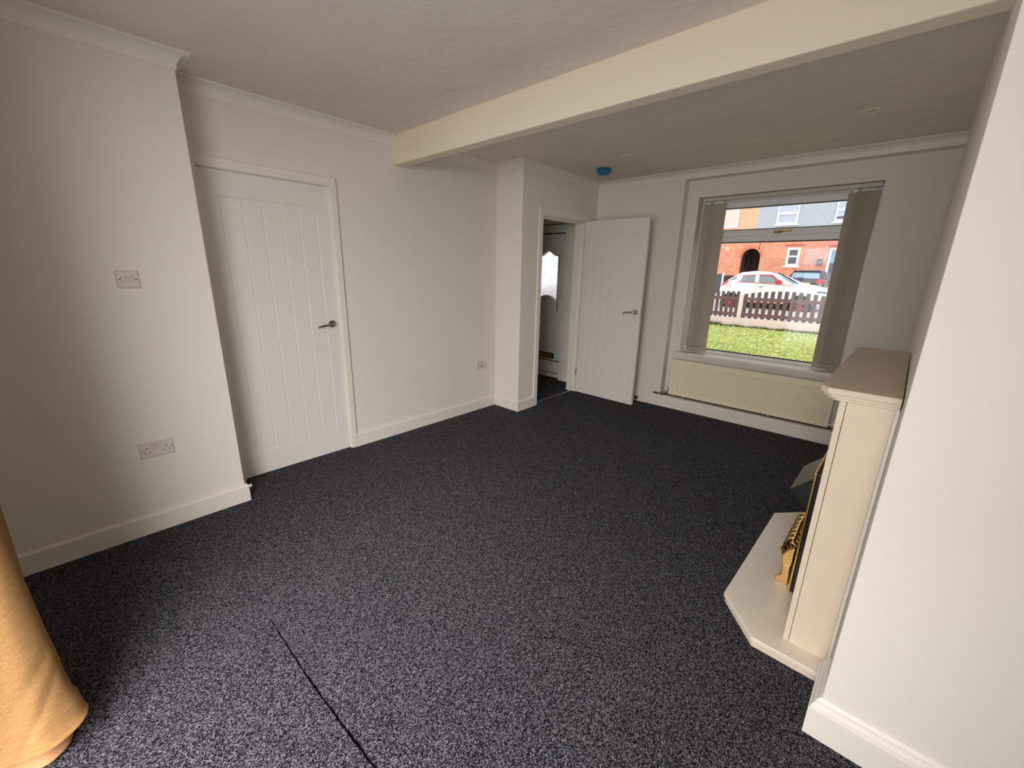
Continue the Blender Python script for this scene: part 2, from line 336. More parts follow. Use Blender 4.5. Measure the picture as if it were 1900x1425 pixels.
# coving
c = 0.0615
def cove(c=c, hh=0.071):
    p = [(0, H), (c, H), (c, H-0.006)]
    for i in range(7):
        a = i/6*PI/2; p.append((c-0.004-(c-0.010)*math.sin(a), H-hh+0.006+(hh-0.014)*(math.cos(a))) if False else (0.006+(c-0.012)*(1-math.sin(a)), H-0.010-(hh-0.018)*(1-math.cos(a))))
    p += [(0.005, H-hh), (0, H-hh)]
    return p
YB1, YB2, ZB = 2.1289, 2.2232, 2.2198
struct(MB().sweep([(XA, YB), (XA, YA), (0, YA), (0, YB1)], cove()).build('trim_1', 'trim'), 'white coving above the near left walls', 'coving')
struct(MB().sweep([(0, YB2), (0, YC), (XD, YC), (XD, YE), (XR(YE), YE)], cove()).build('trim_2', 'trim'), 'white coving around the far part of the room', 'coving')
struct(MB().box(-0.02, 3.3, YB1, YB2, ZB, H+0.02).build('trim_3', 'beam', bevel=0.006), 'painted ceiling beam crossing the room, warm bounced light put into its colour', 'beam')

# door casings
def casing(name, x, y0, y1, z, wd, th, out=1):
    mb = MB().box(x, x+th*out, y0-wd, y0, 0, z+wd+0.0).box(x, x+th*out, y1, y1+wd, 0, z+wd).box(x, x+th*out, y0, y1, z, z+wd)
    return struct(mb.build(name, 'trim', bevel=0.004))
struct(MB().box(0, t, L1b, L1b+0.045, 0, L1h+0.056).box(0, t, YA+0.019, L1a, 0, L1h+0.056).box(0, t, L1a, L1b, L1h, L1h+0.056).build('trim_4', 'trim', bevel=0.003), 'white architrave of the closed door', 'door casing')
casing('trim_5', XD, D2a, D2b, D2h, 0.062, 0.016)['label'] = 'white architrave of the open doorway'
# door linings
struct(MB().box(-0.12, 0, L1a-0.0, L1a+0.006, 0, L1h).box(-0.12, 0, L1b-0.006, L1b, 0, L1h).box(-0.12, 0, L1a, L1b, L1h-0.003, L1h).box(-0.06, -0.05, L1a, L1a+.02, 0, L1h).build('trim_6', 'trim'))
struct(MB().box(0.215, XD, D2a, D2a+0.012, 0, D2h).box(0.215, XD, D2b-0.012, D2b, 0, D2h).box(0.215, XD, D2a, D2b, D2h-0.012, D2h)
       .box(0.24, 0.295, D2a+0.012, D2a+0.026, 0, D2h-0.012).box(0.24, 0.295, D2b-0.026, D2b-0.012, 0, D2h-0.012).box(0.24, 0.295, D2a+.012, D2b-.012, D2h-0.026, D2h-0.012).build('trim_7', 'trim'), 'white lining and stop of the open doorway', 'door lining')
struct(MB().box(0.290, 0.306, D2a+0.012, D2b-0.012, 0, 0.006).build('trim_8', 'chrome', bevel=0.002), 'thin metal threshold strip in the doorway', 'threshold strip')

# ------------------------------------------------------------------ doors
def cottage_leaf(name, parent, W, HT, th=0.035):
    """leaf in local coords: width along x, front face at y=0 looking to -y, grooves on the front"""
    g = [0.098+0.1128*i for i in range(6)]; e = 0.0045; d = 0.004
    ws = [0]+[q for a in g for q in (a-e, a, a+e)]+[W]; z0, z1 = 0.172, 1.835
    zs = [0, z0-e, z0, z0+e, z1-e, z1, z1+e, HT]
    vs = []; fs = []; nw = len(ws)
    for z in zs:
        for x in ws:
            gx = any(abs(x-a) < 1e-6 for a in g) and z0-1e-6 <= z <= z1+1e-6; gz = (abs(z-z0) < 1e-6 or abs(z-z1) < 1e-6) and g[0]-1e-6 <= x <= g[-1]+1e-6
            vs.append((x, d if (gx or gz) else 0, z))
    for j in range(len(zs)-1):
        for i in range(nw-1): fs.append((j*nw+i, j*nw+i+1, (j+1)*nw+i+1, (j+1)*nw+i))
    n0 = len(vs); b0 = [(0, th, 0), (W, th, 0), (W, th, HT), (0, th, HT)]; vs += b0
    fs.append((n0+3, n0+2, n0+1, n0))
    k = len(zs)-1
    fs.append(tuple([i for i in range(nw)][::-1])+(n0, n0+1)); fs.append(tuple(k*nw+i for i in range(nw))+(n0+2, n0+3))
    fs.append(tuple(j*nw for j in range(k+1))+(n0+3, n0)); fs.append(tuple(j*nw+nw-1 for j in range(k+1))[::-1]+(n0+1, n0+2))
    return MB().add(vs, fs).build(name, 'door', parent)
def lever(parent, x, z, side=1, dirx=-1, y0=0.0):
    """lever handle; side=1 on the front (-y) face, lever reaching in dirx"""
    s = -side
    h = MB().tube([(x, y0, z), (x, y0+s*0.045, z), (x+dirx*0.012, y0+s*0.052, z), (x+dirx*0.05, y0+s*0.053, z-0.001), (x+dirx*0.09, y0+s*0.052, z-0.006), (x+dirx*0.122, y0+s*0.049, z-0.014)], 0.009, 10,
                  rs=[0.010, 0.010, 0.0105, 0.009, 0.008, 0.0075]).build('handle', 'chrome', parent, smooth=True)
    T = Matrix.Translation((x, y0, z)) @ Matrix.Rotation(PI/2*side, 4, 'X')
    MB().lathe([(0.0265, 0), (0.0265, 0.006), (0.024, 0.009), (0.012, 0.010)], 28, T).build('handle_rose', 'chrome', h, smooth=True)
    return h
d1 = struct(empty('door_1', (-0.008, 1.594, 0.006), PI/2+PI), 'closed white boarded door with chrome lever in the left wall', 'door')
# local x runs to -y of the room; front faces +x of the room
d1.rotation_euler = (0, 0, -PI/2)
lf = cottage_leaf('door_leaf', d1, 0.762, 1.979)
# leaf front is local -y; rotate so that local -y -> world +x
d1.rotation_euler = (0, 0, PI/2); d1.location = (-0.008, 0.832, 0.006)
lever(d1, 0.703, 1.024, 1, -1)
MB().box(0.762, 0.7635, -0.001, 0.02, 0.985, 1.05).build('latch', 'chrome', lf)

d2 = struct(empty('door_2', (XD+0.020, 4.344, 0.012), -0.0195), 'open white boarded door leaf with chrome lever beside the doorway', 'door')
lf2 = cottage_leaf('door_leaf', d2, 0.762, 1.981)
lever(d2, 0.706, 1.030, 1, -1); lever(d2, 0.706, 1.030, -1, -1, y0=0.035)
MB().box(0.7615, 0.7630, 0.006, 0.030, 0.975, 1.085).build('latch_plate', 'chrome', lf2)
MB().box(0.763, 0.770, 0.012, 0.024, 1.02, 1.04).build('latch_bolt', 'chrome', lf2)
for z in (0.25, 1.0, 1.75): MB().tube([(-0.008, -0.004, z-0.04), (-0.008, -0.004, z+0.04)], 0.006, 10).build('hinge', 'chrome', d2, smooth=True)

# front door in the hall
YF = 4.76
d3 = struct(empty('door_3', (-0.475, YF, 0.0)), 'white front door with patterned arched glass seen through the doorway', 'front door')
MB().box(-0.46, -0.405, 0, 0.07, 0.055, 2.04).box(0.405, 0.46, 0, 0.07, 0.055, 2.04).box(-0.405, 0.405, 0, 0.07, 1.938, 2.04).box(-0.405, 0.405, 0, 0.07, 0.06, 0.222).box(-0.46, .46, -0.03, .07, 0, 0.055).build('door_frame', 'upvc', d3, bevel=0.006)
MB().box(-0.405, 0.405, 0.012, 0.06, 1.924, 1.938).box(-0.405, 0.405, 0.012, 0.06, 0.222, 0.236).box(-0.46, 0.46, -0.004, 0.01, 2.036, 2.046).box(-0.46, 0.46, -0.012, 0.0, 0.050, 0.060).build('gasket', 'rubber', d3)
gw = 0.165; gz0, gz1 = 1.03, 1.645
def glass_outline(o=0.0):
    pts = []
    n = 14
    for i in range(n+1):      # top: ogee arch from left to right
        u = -1+2*i/n; pts.append((u*(gw+o), gz1+o+0.065*(0.5+0.5*math.cos(PI*min(1, abs(u)/0.85)))))
    rc, Rr = 0.93, 0.155+(-o)
    for i in range(n+1):      # bottom: follows the round moulding below it
        u = 1-2*i/n; x = u*(gw+o); pts.append((x, rc+math.sqrt(max((0.205-o)**2-x*x, 0.0)) if abs(x) < 0.205-o else rc))
    return pts
leafT = XZ(0.035)
shape('door_leaf', [(-0.405, 0.236), (0.405, 0.236), (0.405, 1.924), (-0.405, 1.924)], [glass_outline()], 0.044, 'upvc', d3, leafT)
shape('glass', glass_outline(0.008), [], 0.006, 'frost', d3, XZ(0.035))
mo = MB(); gp = glass_outline(0.022); mo.tube([(x, 0.012, z) for x, z in gp+gp[:1]], 0.011, 8)
for R in (0.105, 0.150): mo.tube([(R*math.cos(a*PI/16), 0.012, 0.93+R*math.sin(a*PI/16)) for a in range(33)], 0.016, 8)
for sx in (-1, 1):
    for dz in (0.085, -0.085): mo.tube([(sx*0.16, 0.012, 0.93+dz), (sx*0.21, 0.012, 0.93+dz*1.05)], 0.010, 8)
mo.tube([(-0.25, 0.012, 0.43), (0.25, 0.012, 0.43)], 0.011, 8); mo.tube([(-0.25, 0.012, 0.43), (-0.25, 0.012, 0.78)], 0.009, 8); mo.tube([(0.25, 0.012, 0.43), (0.25, 0.012, 0.78)], 0.009, 8)
mo.build('panel_moulding', 'upvc', d3, smooth=True)
lb = MB().box(-0.165, 0.165, 0.004, 0.014, 0.258, 0.335).build('letterbox', 'rubber', d3)
MB().box(-0.15, 0.15, -0.001, 0.008, 0.270, 0.322).build('flap', 'gold', lb, bevel=0.002)
hh = MB().tube([(0.335, 0.012, 1.14), (0.335, -0.04, 1.14), (0.325, -0.05, 1.14), (0.225, -0.05, 1.135)], 0.009, 8).build('handle', 'upvc', d3, smooth=True)
MB().box(0.32, 0.35, 0.004, 0.013, 0.98, 1.18).build('handle_plate', 'upvc', hh, bevel=0.003)
thing(MB().box(-0.95, -0.076, 4.14, 4.62, 0.0, 0.010).build('doormat', 'rubber', bevel=0.004), 'black doormat on the hall carpet inside the front door', 'doormat')
thing(MB().lathe([(0.010, 0), (0.011, 0.012), (0.008, 0.020)], 14, Matrix.Translation((XA-0.004, YA+t, 0.088)) @ Matrix.Rotation(-PI/2, 4, 'X')).build('pipe_cap', 'upvc', smooth=True), 'tiny white round cap on the skirting beside the closed door', 'pipe cap')
# little round door stop on the skirting behind the open leaf
ds = thing(empty('door_stop', (1.085, YE-t, 0.05)), 'small black rubber door stop low on the skirting behind the open door', 'door stop')
T = Matrix.Rotation(PI/2, 4, 'X')
MB().lathe([(0.010, 0), (0.008, 0.012), (0.008, 0.040)], 16, T).build('stem', 'chrome', ds, smooth=True)
MB().lathe([(0.014, 0.036), (0.018, 0.042), (0.018, 0.060), (0.012, 0.066)], 18, T).build('rubber_tip', 'rubber', ds, smooth=True)

# ------------------------------------------------------------------ window
wn = struct(empty('window_1', (0, 4.83, 0)), 'white plastic window with a gold handle on its top light', 'window')
fr = MB()
def ring(mb, x0, x1, z0, z1, wd, y0, y1, wb=None):
    wb = wb or wd
    mb.box(x0, x0+wd, y0, y1, z0, z1).box(x1-wd, x1, y0, y1, z0, z1).box(x0+wd, x1-wd, y0, y1, z1-wd, z1).box(x0+wd, x1-wd, y0, y1, z0, z0+wb)
ring(fr, WX0, WX1, 0.610, 2.19, 0.055, 0.0, 0.07)
fr.box(WX0+0.055, WX1-0.055, 0.0, 0.07, 1.765, 1.822)
fr.build('window_frame', 'upvc', wn, bevel=0.006)
sa = MB(); ring(sa, WX0+0.05, WX1-0.05, 1.815, 2.142, 0.062, -0.018, 0.05); sa = sa.build('opening_sash', 'upvc', wn, bevel=0.008)
gk = MB(); ring(gk, WX0+0.055, WX1-0.055, 0.665, 1.765, 0.008, 0.004, 0.03); ring(gk, WX0+0.111, WX1-0.111, 1.876, 2.081, 0.006, -0.012, 0.02)
gk.build('gasket', 'rubber', wn)
MB().box(WX0+0.06, WX1-0.06, 0.030, 0.036, 0.665, 1.765).build('glass', 'glass', wn)
MB().box(WX0+0.11, WX1-0.11, 0.020, 0.026, 1.876, 2.081).build('glass', 'glass', wn)
ha = MB().tube([(2.168, -0.018, 1.845), (2.168, -0.05, 1.845), (2.178, -0.056, 1.846), (2.22, -0.055, 1.848), (2.285, -0.052, 1.849)], 0.008, 10, rs=[.011, .010, .009, .008, .0065]).build('handle', 'gold', sa, smooth=True)
MB().box(2.138, 2.205, -0.026, -0.0185, 1.833, 1.858).build('handle_plate', 'gold', sa, bevel=0.004)
struct(MB().prism([(1.408, 4.628), (2.872, 4.628), (2.872, YW), (WX1, YW), (WX1, 4.83), (WX0, 4.83), (WX0, YW), (1.408, YW)], 0.605, 0.630).build('trim_9', 'trim', bevel=0.006), 'white window board over the radiator', 'window sill')
struct(MB().box(1.42, 2.86, 4.655, 4.71, 0.585, 0.605).build('trim_10', 'trim', bevel=0.004))
struct(MB().box(WX0, WX1, 4.90, 5.02, 0.565, 0.607).build('trim_11', 'upvc'))

# vertical blinds: two bunches
def blind_vane(parent, x, ang, z1=2.126, z0=0.700, wd=0.089):
    T = Matrix.Translation((x, 4.765, 0)) @ Matrix.Rotation(ang, 4, 'Z')
    v = MB().prism([(-wd/2, 0.0012), (0, 0.004), (wd/2, 0.0012), (wd/2, 0.0002), (0, 0.003), (-wd/2, 0.0002)], z0, z1, 'z', T).build('vane', 'vane', parent)
    MB().box(-wd/2, wd/2, -0.0035, 0.0065, 0.645, 0.702, T).build('bottom_weight', 'vane', v)
    MB().box(-0.012, 0.012, -0.001, 0.004, z1, z1+0.022, T).build('vane_hanger', 'upvc', v)
    return v
bl = thing(empty('vertical_blind', (0, 0, 0)), 'beige vertical blind drawn to both sides of the window', 'blind')
MB().box(1.494, 2.852, 4.742, 4.788, 2.152, 2.186).build('head_rail', 'blindrail', bl, bevel=0.004)
xs = [1.537]+[1.590+0.0115*i for i in range(7)]
for i, x in enumerate(xs): blind_vane(bl, x, 0.15 if i == 0 else 0.50+0.04*random.random())
xs = [2.688]+[2.738+0.0115*i for i in range(7)]
for i, x in enumerate(xs): blind_vane(bl, x, 0.12 if i == 0 else 0.50+0.04*random.random())
MB().tube([(1.497, 4.74, 2.15), (1.496, 4.735, 1.4), (1.494, 4.735, 0.76)], 0.0022, 6).build('pull_cord', 'blindrail', bl)
MB().lathe([(0.005, 0), (0.010, 0.004), (0.011, 0.07), (0.006, 0.082)], 12, Matrix.Translation((1.494, 4.735, 0.70))).build('cord_weight', 'shelftop', bl, smooth=True)
for (xa, xb) in ((1.545, 1.665), (2.69, 2.81)):
    pts = [(xa+(xb-xa)*i/12, 4.738, 0.700-0.006*abs(math.sin(i*PI/2))) for i in range(13)]; MB().tube(pts, 0.0012, 5).build('bottom_chain', 'rubber', bl)

# ------------------------------------------------------------------ radiator
ra = thing(empty('radiator', (0, 0, 0)), 'long cream panel radiator under the window', 'radiator')
rx0, rx1, ry, rz0, rz1 = 1.418, 2.868, 4.622, 0.150, 0.545
vs = []; fs = []; cols = [rx0, rx0+0.022]
npl = 44; pit = (rx1-rx0-0.06)/npl
cols = [(rx0, 0), (rx0+0.028, 0)]
for i in range(npl):
    a = rx0+0.03+pit*i; cols += [(a+pit*0.10, 0), (a+pit*0.26, 1), (a+pit*0.60, 1), (a+pit*0.76, 0)]
cols += [(rx1-0.028, 0), (rx1, 0)]
rows = [(rz0, 0), (rz0+0.030, 0), (rz0+0.042, 1), (rz1-0.066, 1), (rz1-0.054, 0), (rz1, 0)]
for z, rb in rows:
    for x, cb in cols: vs.append((x, ry+(0.007 if (rb and cb) else 0), z))
nc = len(cols)
for j in range(len(rows)-1):
    for i in range(nc-1): fs.append((j*nc+i, j*nc+i+1, (j+1)*nc+i+1, (j+1)*nc+i))
pnl = MB().add(vs, fs); pnl.box(rx0, rx1, ry+0.008, ry+0.016, rz0, rz1)
pnl.box(rx0, rx1, ry, ry+0.016, rz1-0.0005, rz1+0.003).box(rx0-0.003, rx0, ry, ry+0.016, rz0, rz1).box(rx1, rx1+0.003, ry, ry+0.016, rz0, rz1).box(rx0, rx1, ry, ry+0.016, rz0-.003, rz0)
pnl.build('panel', 'cream', ra)
for x in (1.60, 2.55): MB().box(x, x+0.03, ry+0.016, 4.709, rz0+0.02, rz1-0.05).build('wall_bracket', 'upvc', ra)
for x in (1.575, 2.40): MB().lathe([(0.006, 0), (0.006, 0.012)], 10, Matrix.Translation((x, ry-0.002, rz0-0.014))).build('plastic_clip', 'upvc', ra)
for sx, xx in ((-1, rx0), (1, rx1)):
    v = MB().tube([(xx, ry+0.02, rz0+0.022), (xx+sx*0.05, ry+0.02, rz0+0.022)], 0.011, 12)
    v.lathe([(0.013, 0), (0.016, 0.01), (0.014, 0.03), (0.009, 0.036)], 14, Matrix.Translation((xx+sx*0.034, ry+0.02, rz0-0.012)))
    v = v.build('valve', 'chrome', ra, smooth=True)
    MB().lathe([(0.012, 0), (0.015, 0.004), (0.015, 0.036), (0.011, 0.042)], 14, Matrix.Translation((xx+sx*0.034, ry+0.02, rz0+0.026))).build('valve_cap', 'upvc', v, smooth=True)
pp = MB().tube([(rx0-0.036, ry+0.02, rz0-0.01), (rx0-0.04, ry+0.012, rz0-0.016), (rx0-0.075, ry-0.028, rz0-0.010), (rx0-0.125, ry-0.034, rz0-0.008), (rx0-0.16, ry-0.034, rz0-0.008)], 0.0075, 8)
pp.tube([(rx0-0.036, ry+0.024, rz0-0.014), (rx0+0.5, ry+0.03, rz0-0.016), (rx1+0.034, ry+0.024, rz0-0.014)], 0.0075, 8)
pp.lathe([(0.012, 0), (0.012, 0.022)], 8, Matrix.Translation((rx0-0.115, ry-0.034, rz0-0.008)) @ Matrix.Rotation(-PI/2, 4, 'Y'))
pp.build('pipework', mat('tarnished_copper', (74, 58, 50), 0.6, 0.5), ra, smooth=True)

# ------------------------------------------------------------------ switch and sockets (plates face +x)
TX = lambda x, y, z: Matrix(((0, 0, 1, x), (1, 0, 0, y), (0, 1, 0, z), (0, 0, 0, 1)))   # local (a,b,h)->(y,z,x)
def plate(mb, w, h, th, T, ch=0.006):
    v = [(-w/2, -h/2, 0), (w/2, -h/2, 0), (w/2, h/2, 0), (-w/2, h/2, 0), (-w/2+ch*0.3, -h/2+ch*0.3, th*0.6), (w/2-ch*0.3, -h/2+ch*0.3, th*0.6), (w/2-ch*0.3, h/2-ch*0.3, th*0.6), (-w/2+ch*0.3, h/2-ch*0.3, th*0.6),
         (-w/2+ch, -h/2+ch, th), (w/2-ch, -h/2+ch, th), (w/2-ch, h/2-ch, th), (-w/2+ch, h/2-ch, th)]
    f = [(3, 2, 1, 0), (8, 9, 10, 11)]+[(a+i, a+(i+1) % 4, a+4+(i+1) % 4, a+4+i) for a in (0, 4) for i in range(4)]
    return mb.add(v, f, T)
sw = thing(empty('light_switch', (XA, 0.411, 1.364)), 'white triple rocker light switch on the near left wall', 'light switch')
T0 = TX(0, 0, 0)
plate(MB(), 0.088, 0.086, 0.010, T0).build('switch_plate', 'plastic', sw, bevel=0.0012)
MB().box(-0.0235, 0.0235, -0.0135, 0.0135, 0.0095, 0.0108, T0).build('rocker_gap_shade', 'shadowgap', sw)
for i in (-1, 0, 1): MB().add([(i*0.0152-0.0068, -0.0125, 0.0105), (i*0.0152+0.0068, -0.0125, 0.0105), (i*0.0152+0.0068, 0.0125, 0.0105), (i*0.0152-0.0068, 0.0125, 0.0105),
                      (i*0.0152-0.0068, -0.0125, 0.0150), (i*0.0152+0.0068, -0.0125, 0.0150), (i*0.0152+0.0068, 0.0125, 0.0118), (i*0.0152-0.0068, 0.0125, 0.0118)],
                     [(0, 3, 2, 1), (4, 5, 6, 7), (0, 1, 5, 4), (1, 2, 6, 5), (2, 3, 7, 6), (3, 0, 4, 7)], T0).build('rocker', 'plastic', sw)
for i in (-1, 1): MB().lathe([(0.0032, 0.0098), (0.0032, 0.0106)], 12, T0 @ Matrix.Translation((i*0.0302, 0, 0))).build('screw', 'dark', sw)
def socket(loc, label, usb=False):
    s = thing(empty('wall_socket', loc), label, 'socket')
    plate(MB(), 0.147, 0.087, 0.010, T0).build('socket_plate', 'plastic', s, bevel=0.0012)
    for i in (-1, 1):
        MB().box(i*0.0105-0.0085, i*0.0105+0.0085, 0.008, 0.030, 0.0095, 0.0106, T0).build('rocker_gap_shade', 'shadowgap', s)
        MB().box(i*0.0105-0.0072, i*0.0105+0.0072, 0.0095, 0.0285, 0.0105, 0.0135, T0).build('rocker', 'plastic', s, bevel=0.001)
        cx = i*0.0405
        MB().box(cx-0.002, cx+0.002, 0.006, 0.015, 0.0098, 0.0104, T0).box(cx-0.0145, cx-0.0070, -0.014, -0.0095, 0.0098, 0.0104, T0).box(cx+0.0070, cx+0.0145, -0.014, -0.0095, 0.0098, 0.0104, T0).build('pin_holes', 'dark', s)
        MB().lathe([(0.003, 0.0098), (0.003, 0.0105)], 12, T0 @ Matrix.Translation((i*0.0605, 0.003, 0))).build('screw', 'dark', s)
    if usb: MB().box(-0.007, 0.007, -0.026, -0.012, 0.0098, 0.0105, T0).box(-0.003, 0.003, -0.012, -0.004, 0.0098, 0.0105, T0).build('charging_port', 'dark', s)
    return s
socket((XA, 0.378, 0.474), 'white double socket low on the near left wall below the light switch')
socket((0, 3.071, 0.482), 'white double socket with charging port by the wall corner left of the open doorway', True)

# ------------------------------------------------------------------ ceiling fittings
def downlight(x, y, label):
    d = thing(empty('downlight', (x, y, H)), label, 'downlight', 'recessed downlights in the far ceiling')
    T = Matrix.Rotation(PI, 4, 'X')
    MB().lathe([(0.050, 0), (0.048, 0.004), (0.037, 0.006), (0.034, 0.001)], 28, T).build('bezel', 'trim', d, smooth=True)
    MB().lathe([(0.034, 0.0005), (0.030, 0.0035), (0.02, 0.003), (0.001, 0.004)], 20, T).build('bulb', 'shelftop', d, smooth=True)
    return d
downlight(1.132, 3.733, 'small round recessed downlight beside the blue smoke alarm')
downlight(2.772, 3.698, 'round recessed downlight nearest the chimney breast')
sa2 = thing(empty('smoke_alarm', (0.754, 4.008, H)), 'ceiling smoke alarm wrapped in a bright blue plastic cover', 'smoke alarm')
T = Matrix.Rotation(PI, 4, 'X')
MB().lathe([(0.062, 0), (0.066, 0.006), (0.068, 0.016), (0.060, 0.021)], 28, T).build('base', 'blue', sa2, smooth=True)
cv = MB(); prof = [(0.058, 0.016), (0.070, 0.022), (0.072, 0.030), (0.063, 0.042), (0.042, 0.056), (0.018, 0.063), (0.004, 0.064)]
k = 40; vs = []; fs = []
for r, h in prof:
    for j in range(k): a = 2*PI*j/k; rr = r*(1+0.045*math.sin(a*7)+0.02*math.sin(a*13+1)); vs.append((rr*math.cos(a), rr*math.sin(a), h))
for i in range(len(prof)-1):
    for j in range(k): fs.append((i*k+j, i*k+(j+1) % k, (i+1)*k+(j+1) % k, (i+1)*k+j))
fs.append(tuple((len(prof)-1)*k+j for j in range(k)))
cv.add(vs, fs, T).build('plastic_cover', 'blue', sa2)

# ------------------------------------------------------------------ fireplace (local: wall plane x=0, room to -x, y along the wall)
FC = (XR(2.42), 2.42, 0)
he = thing(empty('hearth', FC, -TA), 'low cream stone hearth slab with clipped corners on the carpet', 'hearth')
HZ = 0.047
hp = lambda o: [(-0.004, -0.640+o), (-0.243+o*0.4, -0.640+o), (-0.402+o, -0.460+o*0.4), (-0.402+o, 0.460-o*0.4), (-0.243+o*0.4, 0.640-o), (-0.004, 0.640-o)]
MB().prism(hp(0.0), 0.026, HZ).build('hearth_slab', 'marble', he, bevel=0.003)
MB().prism(hp(0.008), 0.0, 0.0262).build('hearth_plinth', 'stone', he, bevel=0.001)
su = thing(empty('fireplace_surround', FC, -TA), 'cream fireplace surround with a deep mantel shelf on the chimney breast', 'fireplace')
for s, yy in ((-1, -0.558), (1, 0.558)):
    y0, y1 = sorted((yy, yy-s*0.16))
    lg = MB().box(-0.132, -0.012, y0, y1, HZ, 1.046).build('leg', 'stone', su, bevel=0.0015)
    MB().box(-0.1525, -0.1335, y0, y1, HZ, 1.046).build('leg_front_board', 'stone', lg, bevel=0.002)
for s, yy in ((-1, -0.552), (1, 0.552)): MB().box(-0.014, -0.0008, min(yy, yy-s*0.03), max(yy, yy-s*0.03), HZ, 1.045).build('sealant_strip', 'trim', su, bevel=0.002)
MB().box(-0.150, -0.003, -0.398, 0.398, 0.80, 1.046).build('frieze', 'stone', su, bevel=0.002)
MB().box(-0.02, -0.003, -0.398, 0.398, HZ, 0.80).build('back_panel', 'marble', su)
def shp(o, ch): return [(-0.003, -0.590+o), (-0.185+o, -0.590+o), (-0.210+o, -0.590+ch+o), (-0.210+o, 0.590-ch-o), (-0.185+o, 0.590-o), (-0.003, 0.590-o)]
st = MB().prism(shp(0, 0.03), 1.068, 1.090).build('mantel_shelf', 'shelftop', su, bevel=0.003)
MB().prism(shp(0.010, 0.03), 1.057, 1.0682).prism(shp(0.020, 0.03), 1.0455, 1.0575).build('shelf_moulding', 'stone', su, bevel=0.003)
# the fire
FX = -0.198
fi = thing(empty('electric_fire', FC, -TA), 'black inset fire with brass edge, hood and brass fret in the surround', 'fire')
f0, f1 = -0.248, 0.255
MB().box(FX+0.010, -0.021, f0+0.004, f0+0.03, HZ+0.004, 0.640).box(FX+0.010, -0.021, f1-0.03, f1-0.004, HZ+0.004, 0.640).box(FX+0.01, -0.021, f0+0.03, f1-0.03, 0.60, 0.640).box(-0.05, -0.021, f0+0.03, f1-0.03, HZ+.004, 0.60).build('casing', 'black', fi, bevel=0.002)
br = MB(); 
br.box(FX, FX+0.010, f0, f0+0.035, HZ, 0.646).box(FX, FX+0.010, f1-0.035, f1, HZ, 0.646).box(FX, FX+0.010, f0+0.035, f1-0.035, 0.611, 0.646)
br.build('brass_frame', 'brass', fi, bevel=0.003)
# hood: sloping top and dark triangular cheeks
hy0, hy1 = -0.165, 0.165
hpts = [(FX+0.004, 0.598), (FX-0.078, 0.506), (FX+0.004, 0.425), (FX+0.004, 0.432), (FX-0.066, 0.506), (FX+0.004, 0.588)]
MB().add([(FX+0.006, hy0, 0.60), (FX-0.082, hy0, 0.507), (FX-0.078, hy0, 0.500), (FX+0.006, hy0, 0.59), (FX+0.006, hy1, 0.60), (FX-0.082, hy1, 0.507), (FX-0.078, hy1, 0.500), (FX+0.006, hy1, 0.59)],
         [(0, 1, 2, 3), (4, 7, 6, 5), (0, 4, 5, 1), (1, 5, 6, 2), (2, 6, 7, 3), (3, 7, 4, 0)]).build('hood', 'hood', fi)
for yy in (hy0, hy1-0.004): MB().prism([(FX+0.004, 0.594), (FX-0.078, 0.503), (FX+0.004, 0.425)], yy, yy+0.004, 'y').build('hood_cheek', 'black', fi)
# brass fret standing on the hearth in front
for yy in (-0.20, 0.185):
    ft = MB()
    foot = [(FX-0.062, HZ), (FX-0.060, HZ+0.026), (FX-0.048, HZ+0.030), (FX-0.040, HZ+0.045), (FX-0.044, HZ+0.100), (FX-0.012, HZ+0.100), (FX-0.008, HZ+0.03), (FX-0.008, HZ)]
    ft.prism(foot, yy, yy+0.022, 'y')
    ft.prism([(FX-0.044, HZ+0.100), (FX-0.052, HZ+0.125), (FX-0.050, HZ+0.150), (FX-0.034, HZ+0.178), (FX-0.014, HZ+0.196), (FX-0.008, HZ+0.196), (FX-0.008, HZ+0.100)], yy-0.004, yy+0.026, 'y')
    ft.build('fret_end', 'brass', fi, bevel=0.007, smooth=True)
fr2 = MB().tube([(FX-0.024, -0.19, HZ+0.215), (FX-0.030, 0, HZ+0.222), (FX-0.024, 0.19, HZ+0.215)], 0.007, 8).tube([(FX-0.020, -0.19, HZ+0.075), (FX-0.020, 0.19, HZ+0.075)], 0.008, 8)
fr2.box(FX-0.028, FX-0.016, -0.185, 0.19, HZ+0.004, HZ+0.07).build('fret_rail', 'brass', fi, smooth=True)
for i in range(7):
    y = -0.145+0.048*i; pts = []
    for j in range(9):
        a = j/8*PI; pts.append((FX-0.022-0.036*math.sin(a)*(1.0), y, HZ+0.080+0.140*(1-math.cos(a))/2))
    MB().tube(pts, 0.0080, 8).build('fret_bar', 'brass', fi, smooth=True)
MB().lathe([(0.002, -0.01), (0.010, 0), (0.002, 0.01)], 12, Matrix.Translation((FX-0.07, -0.13, HZ+0.13))).tube([(FX-0.058, -0.13, HZ+.13), (FX-0.07, -0.13, HZ+.13)], .004, 6).build('fret_knob', 'brass', fi, smooth=True)
co = MB()
for i in range(60):
    x = random.uniform(FX+0.02, -0.07); y = random.uniform(-0.19, 0.19); r = random.uniform(0.012, 0.022); z = HZ+0.09+random.uniform(0, 0.05)
    co.lathe([(0.003, -r), (r*0.8, -r*0.5), (r, 0.1*r), (r*0.6, r*0.7), (0.003, r)], 6, Matrix.Translation((x, y, z)) @ Matrix.Rotation(random.random()*3, 4, 'X'))
stuffc = co.build('coals', 'black', fi); stuffc['kind'] = 'stuff'
MB().box(FX+0.012, -0.051, -0.215, 0.215, HZ+0.004, HZ+0.08).build('coal_bed', 'black', fi)

